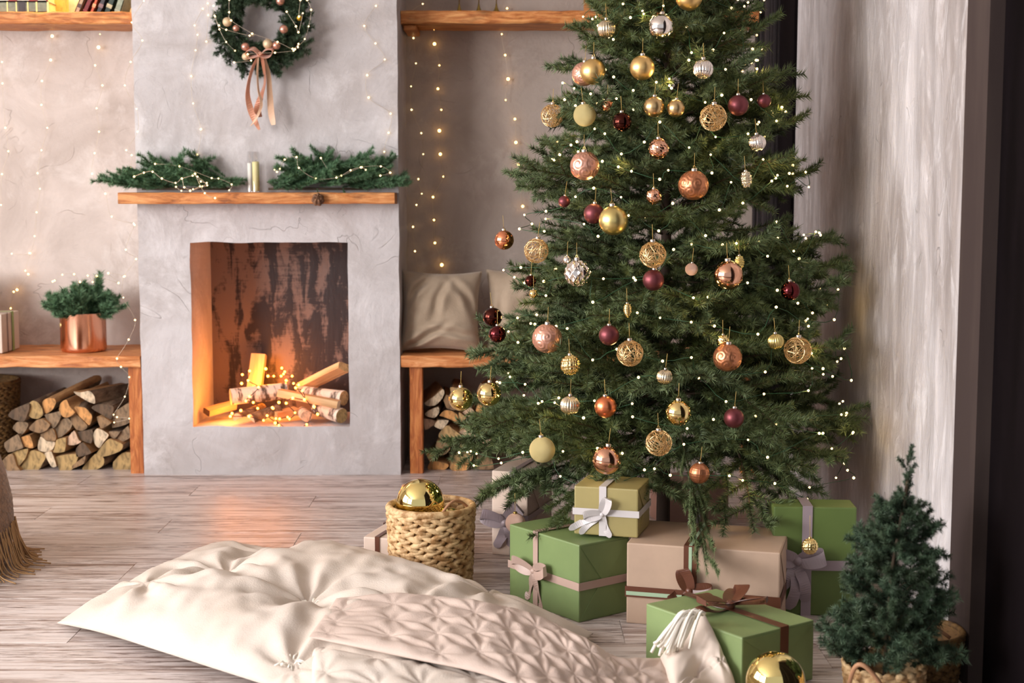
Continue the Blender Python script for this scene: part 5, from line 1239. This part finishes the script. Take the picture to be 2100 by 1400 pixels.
# ================================================================ floor cushions
CREAM = mat('cream_cotton', (207, 195, 184), .85, 0, sheen=.05, c2=(198, 184, 171), scale=4, bump=.0009, bscale=260)
MAUVE = mat('pale_mauve_cotton', (204, 184, 172), .85, 0, sheen=.05, c2=(195, 174, 162), scale=4, bump=.0009, bscale=260)
def bez(ctrl, u):   # catmull-rom through rows
    n = len(ctrl) - 1; q = min(max(u, 0), .99999) * n; i = int(q); t = q - i
    p0, p1, p2, p3 = ctrl[max(i - 1, 0)], ctrl[i], ctrl[i + 1], ctrl[min(i + 2, n)]
    return .5 * ((2 * p1) + (p2 - p0) * t + (2 * p0 - 5 * p1 + 4 * p2 - p3) * t * t + (3 * p1 - p0 - 3 * p2 + p3) * t ** 3)
def quilt(label, rowsA, rowsB, tufts, th, m, nu=150, nv=80, pw=5, seed=0, wrinkle=.004, tr=.16, name='floor_cushion', under=None):
    """rowsA/rowsB: the two long edges (points at mid seam height); tufts in (u, v, depth)"""
    V, Fc = [], []; c = sum(rowsA + rowsB, Vector()) / (len(rowsA) + len(rowsB)); c.z = 0
    t = thing(name, label, 'cushion', c, group='floor cushions')
    LU = (rowsA[-1] - rowsA[0]).length; LV = (rowsB[0] - rowsA[0]).length
    for s in (1, -1):
        for i in range(nu + 1):
            u = i / nu; A_ = bez(rowsA, u); B_ = bez(rowsB, u)
            for j in range(nv + 1):
                v = j / nv; p = A_.lerp(B_, v); eu = 1 - abs(2 * u - 1) ** pw; ev = 1 - abs(2 * v - 1) ** pw; e = max(0, eu * ev) ** .7
                pf = e
                if s > 0:
                    hgt = th * pf; dd = 0; wr_ = 0
                    for (tu, tv, dp) in tufts:
                        dx = (u - tu) * LU; dz = (v - tv) * LV; r = math.hypot(dx, dz)
                        if r < tr * 2.2:
                            k = .62 * math.exp(-(r / (tr * .52)) ** 2) + .38 * math.exp(-r / (tr * .17)); dd = 1 - (1 - dd) * (1 - dp * k)
                            an = math.atan2(dz, dx); k2 = math.exp(-((r - tr * .35) / (tr * .5)) ** 2)
                            wr_ += wrinkle * k2 * math.sin(an * 7 + 3 * noise.noise(Vector((tu * 9, tv * 9, seed)) ) + 2.5 * noise.noise(Vector((u * 6, v * 6, seed))))
                    hgt = hgt * (1 - dd) + (wr_ + .006 * noise.noise(Vector((u * LU * 6, v * LV * 6, seed))) + wrinkle * .7 * noise.noise(Vector((u * LU * 18, v * LV * 18, seed + 3)))) * e
                else: hgt = -under * pf if under is not None else -min(th * .35, max(0, p.z - .004)) * pf
                V.append(p + Vector((0, 0, hgt)) - c)
    k = (nu + 1) * (nv + 1)
    for s in (0, 1):
        for i in range(nu):
            for j in range(nv):
                a = s * k + i * (nv + 1) + j; q = (a, a + 1, a + nv + 2, a + nv + 1); Fc.append(q if s else q[::-1])
    bm = bmesh.new(); me = bpy.data.meshes.new('cover'); me.from_pydata([tuple(v) for v in V], [], Fc); bm.from_mesh(me)
    bmesh.ops.remove_doubles(bm, verts=bm.verts, dist=.0003); bmesh.ops.recalc_face_normals(bm, faces=bm.faces); bm.to_mesh(me); bm.free(); me.materials.append(m); me.shade_smooth()
    inst('cover', me, t)
    return t, c
def tuft(parent, c, p, r=.012, n=26, ln=.045, seed=0, name='tassel'):
    R_ = random.Random(seed); V, Fc = [], []
    for i in range(n):
        a = R_.uniform(0, 2 * PI); d = Vector((math.cos(a), math.sin(a), R_.uniform(.1, .9))); l = ln * R_.uniform(.6, 1)
        pts = [Vector((0, 0, 0)), d * l * .5 + Vector((0, 0, l * .2)), d * l + Vector((0, 0, -l * .25))]
        v2, f2 = tube(pts, .0022, 4); o_ = len(V); V += [x + Vector(p) - c for x in v2]; Fc += [tuple(x + o_ for x in f) for f in f2]
    o = py_obj(name, V, Fc, mat('tassel_yarn', (244, 238, 226), .8), parent, True); o['kind'] = 'stuff'; return o
# big cream floor mattress
cl = fl(116, 1277, .015); ct = fl(468, 1108, .03); cr_ = fl(1217, 1298, .02); cb_ = cl + cr_ - ct; cb_.z = .03
def seamline(a, b_, bulge, z):
    out = []
    for i in range(7):
        t = i / 6; p = a.lerp(b_, t); n = Vector((-(b_ - a).y, (b_ - a).x, 0)).normalized(); p = p + n * bulge * math.sin(PI * t); p.z = a.z * (1 - t) + b_.z * t + z * math.sin(PI * t) ** .5; out.append(p)
    return out
def inv(px, py, z): # floor point to (u, v) on the mattress
    p = fl(px, py, z); e1 = cr_ - ct; e2 = cl - ct; d = p - ct; den = e1.x * e2.y - e1.y * e2.x
    return ((d.x * e2.y - d.y * e2.x) / den, (e1.x * d.y - e1.y * d.x) / den)
T1 = [inv(467, 1182, .07) + (.62,), inv(636, 1250, .07) + (.8,), inv(620, 1375, .07) + (.55,), inv(310, 1222, .06) + (.22,), inv(850, 1300, .06) + (.5,), inv(900, 1400, .06) + (.5,), inv(566, 1150, .04) + (.8,), inv(1000, 1250, .05) + (.4,)]
cA = seamline(ct, cr_, .015, .03); cA[1].z -= .022; cA[1].y -= .035; cA[2].z += .004; cB = seamline(cl, cb_, -.03, .03)
c1, cc = quilt('large cream cotton floor cushion with deep tufts, lowest of the pile', cA, cB, T1, .10, CREAM, 190, 120, 4, 2, .011, .27)
tuft(c1, cc, fl(640, 1246, .075), n=22, ln=.035, seed=3); tuft(c1, cc, fl(596, 1372, .07), n=30, ln=.045, seed=5)
# quilted mat folded on top
def pz(L_): return [fl(x, y, z) for x, y, z in L_]
rA = pz([(690,1226,.15),(840,1219,.155),(980,1234,.15),(1090,1258,.13),(1190,1305,.11),(1275,1350,.075),(1365,1347,.06)])
rB = pz([(632,1306,.135),(838,1348,.13),(1000,1384,.12),(1130,1440,.10),(1240,1480,.07),(1330,1500,.05),(1440,1500,.04)])
tf = []
for i in range(11):
    for j in range(4):
        tf.append(((i + .45) / 10.8, (j + (.5 if i % 2 else 0) + .2) / 3.6, .85))
c2_, cc2 = quilt('pale mauve quilted mat with small tufts lying over the cream cushion', rA, rB, [q for q in tf if q[1] < .95], .030, MAUVE, 260, 110, 8, 5, .0016, .105, under=.012)
# raised corner of the mat leaning on the gift
rA3 = pz([(1352,1350,.06)]) + [at(1392, 1318, 3.12), at(1418, 1272, 3.13), at(1440, 1262, 3.13)]
rB3 = pz([(1400,1500,.03)]) + [at(1450, 1440, 2.98), at(1490, 1420, 2.99), at(1515, 1425, 3.0)]
c3_, cc3 = quilt('cream corner cushion tipped up against the light green gift', rA3, rB3, [(.3, .7, .5), (.75, .75, .4)], .045, mat('cream_cotton_b', (222, 206, 193), .85, sheen=.05), 60, 70, 5, 8, .004, .08, under=.02)
tp = at(1425, 1275, 3.08)
V, Fc = [], []; Rr = random.Random(4)
for i in range(34):
    a0 = tp + Vector((Rr.uniform(-.02, .02), -.02 + Rr.uniform(-.01, .01), .02 + Rr.uniform(-.008, .008))); sx_ = Rr.uniform(-.085, -.03)
    pts = smooth_path([a0, a0 + Vector((sx_ * .4, -.015, .006)), a0 + Vector((sx_ * .9, -.02, -.04)), a0 + Vector((sx_ * 1.1, -.015, -.085 * Rr.uniform(.6, 1)))], 3)
    v2, f2 = tube(pts, .0035, 5); o_ = len(V); V += [x - cc3 for x in v2]; Fc += [tuple(x + o_ for x in f) for f in f2]
o = py_obj('tassel', V, Fc, mat('tassel_yarn', (244, 238, 226), .8), c3_, True); o['kind'] = 'stuff'
# cream quilted cushion under the mat
rA4 = pz([(640,1322,.10),(780,1340,.10),(920,1372,.09),(1080,1410,.08)]); rB4 = pz([(640,1500,.07),(780,1520,.07),(920,1540,.07),(1060,1560,.07)])
tf4 = [((i + .4) / 4.4, (j + (.5 if i % 2 else .2)) / 3.0, .5) for i in range(5) for j in range(3)]
quilt('cream tufted cushion showing under the edge of the mauve mat', rA4, rB4, tf4, .032, CREAM, 90, 90, 6, 11, .002, .12, under=.05)

# ================================================================ knitted throw-covered pouf at the left edge
KN = mat('knit_brown', (148, 112, 80), .9, c2=(112, 82, 56), scale=70, bump=.004, sheen=.3)
pf = thing('fringed_pouf', 'brown knitted pouf with long fringe cut by the left edge', 'pouf', (-1.80, 4.10, 0))
prof = [(.001, .0), (.26, .0), (.305, .03), (.318, .12), (.312, .2), (.296, .28), (.268, .37), (.2, .45), (.1, .49), (.001, .5)]
V, Fc = [], []; nA = 120
for i in range(0, 61):
    t = i / 60 * (len(prof) - 1); k = min(int(t), len(prof) - 2); f = t - k; r_ = prof[k][0] * (1 - f) + prof[k + 1][0] * f; z_ = prof[k][1] * (1 - f) + prof[k + 1][1] * f
    for j in range(nA):
        a = 2 * PI * j / nA; q = r_ * (1 + .012 * math.sin(a * 40 + (i % 2) * PI) + .02 * noise.noise(Vector((math.cos(a) * 3, math.sin(a) * 3, z_ * 8)))); V.append((q * math.cos(a), q * math.sin(a), z_))
for i in range(60):
    for j in range(nA): Fc.append((i * nA + j, i * nA + (j + 1) % nA, (i + 1) * nA + (j + 1) % nA, (i + 1) * nA + j))
py_obj('knitted_cover', V, Fc, KN, pf, True)
V, Fc = [], []; Rr = random.Random(6); FR = mat('fringe_yarn', (176, 138, 96), .85)
for i in range(130):
    a = Rr.uniform(-1.6, 1.1); n_ = Vector((math.cos(a), math.sin(a), 0)); r_ = .325; out = Rr.uniform(.0, .07)
    p0 = n_ * .322 + Vector((0, 0, Rr.uniform(.10, .14)))
    pts = smooth_path([p0, n_ * .332 + Vector((0, 0, .08)), n_ * (.335 + out * .3) + Vector((Rr.uniform(-.01, .01), Rr.uniform(-.01, .01), .02)), n_ * (.34 + out) + Vector((Rr.uniform(-.02, .02), Rr.uniform(-.02, .02), .004))], 4)
    v2, f2 = tube(pts, .0022, 4); o_ = len(V); V += v2; Fc += [tuple(x + o_ for x in f) for f in f2]
o = py_obj('fringe', V, Fc, FR, pf, True); o['kind'] = 'stuff'

# ================================================================ small tree in a basket, lower right
sb = Vector((.80, 2.97, 0)); st_ = thing('small_fir_tree', 'small dark green potted fir in a basket, bottom right corner', 'potted tree', sb)
sp_s = [sprig_mesh('branch', .11, 120 + i, 3000, .022, .0019, [M_NEED3, M_TWIG], 3, spread=1.0, bend=.35) for i in range(5)]
tube_obj('stem', [(0, 0, .06), (.01, 0, .3), (.04, 0, .50)], .004, M_TWIG, st_, 8)
R = random.Random(17)
for i in range(285):
    t = R.random() ** 1.0; z = .10 + .34 * t; rr = (.105 * (1 - t) ** .6 + .03) * R.uniform(.05, 1.0) ** .7 * (1 if t < .85 else .7); a = R.uniform(0, 2 * PI)
    base = Vector((.03 * t + math.cos(a) * rr * .75, math.sin(a) * rr * .75, z)); d = Vector((math.cos(a), math.sin(a), R.uniform(.1, 1.2)))
    inst('branch', sp_s[i % 5], st_, matrix=Matrix.Translation(base) @ rot_to(d, R.uniform(0, 6)) @ Matrix.Scale(R.uniform(.5, .8) * (1 - .35 * t), 4))
for i in range(12):
    z = .41 + .012 * i; a = i * 2.4; inst('branch', sp_s[i % 5], st_, matrix=Matrix.Translation((.037, 0, z)) @ rot_to((math.cos(a) * .35, math.sin(a) * .35, 1), a) @ Matrix.Scale(.33, 4))
V, Fc = lathe([(.07, 0), (.085, .05), (.088, .10), (.082, .10), (.078, .04), (.001, .03)], 32, False); py_obj('pot', V, Fc, WICL, st_, True)
V, Fc = [], []
for k in range(7):
    for j in range(22):
        a = 2 * PI * (j + .5 * (k % 2)) / 22; n_ = Vector((math.cos(a), math.sin(a), 0)); tg = Vector((-n_.y, n_.x, 0)); lump(V, Fc, n_ * (.076 + .0016 * k) + Vector((0, 0, .008 + .015 * k)), tg, Vector((0, 0, 1)), n_, .013, .008, .006, 6, 4)
o = py_obj('weave', V, Fc, WICL, st_, True); o['kind'] = 'stuff'
tube_obj('handle', arc((-.09, -.06, .07), (-.02, -.095, .07), .06, (-.02, -.02, 0)), .005, hr, st_, 8)
p2 = fl(1915, 1440); bk2 = basket('dark open-weave basket behind the small potted fir, by the wall', (.915, 3.13, 0), .085, .10, .12, 7, 20, WIC)
tube_obj('handle', arc((-.07, -.05, .12), (.06, -.05, .12), .03, (0, .02, 0)), .004, hr, bk2, 8)
for ob in bpy.data.objects:
    if ob.type == 'EMPTY': ob.hide_render = False
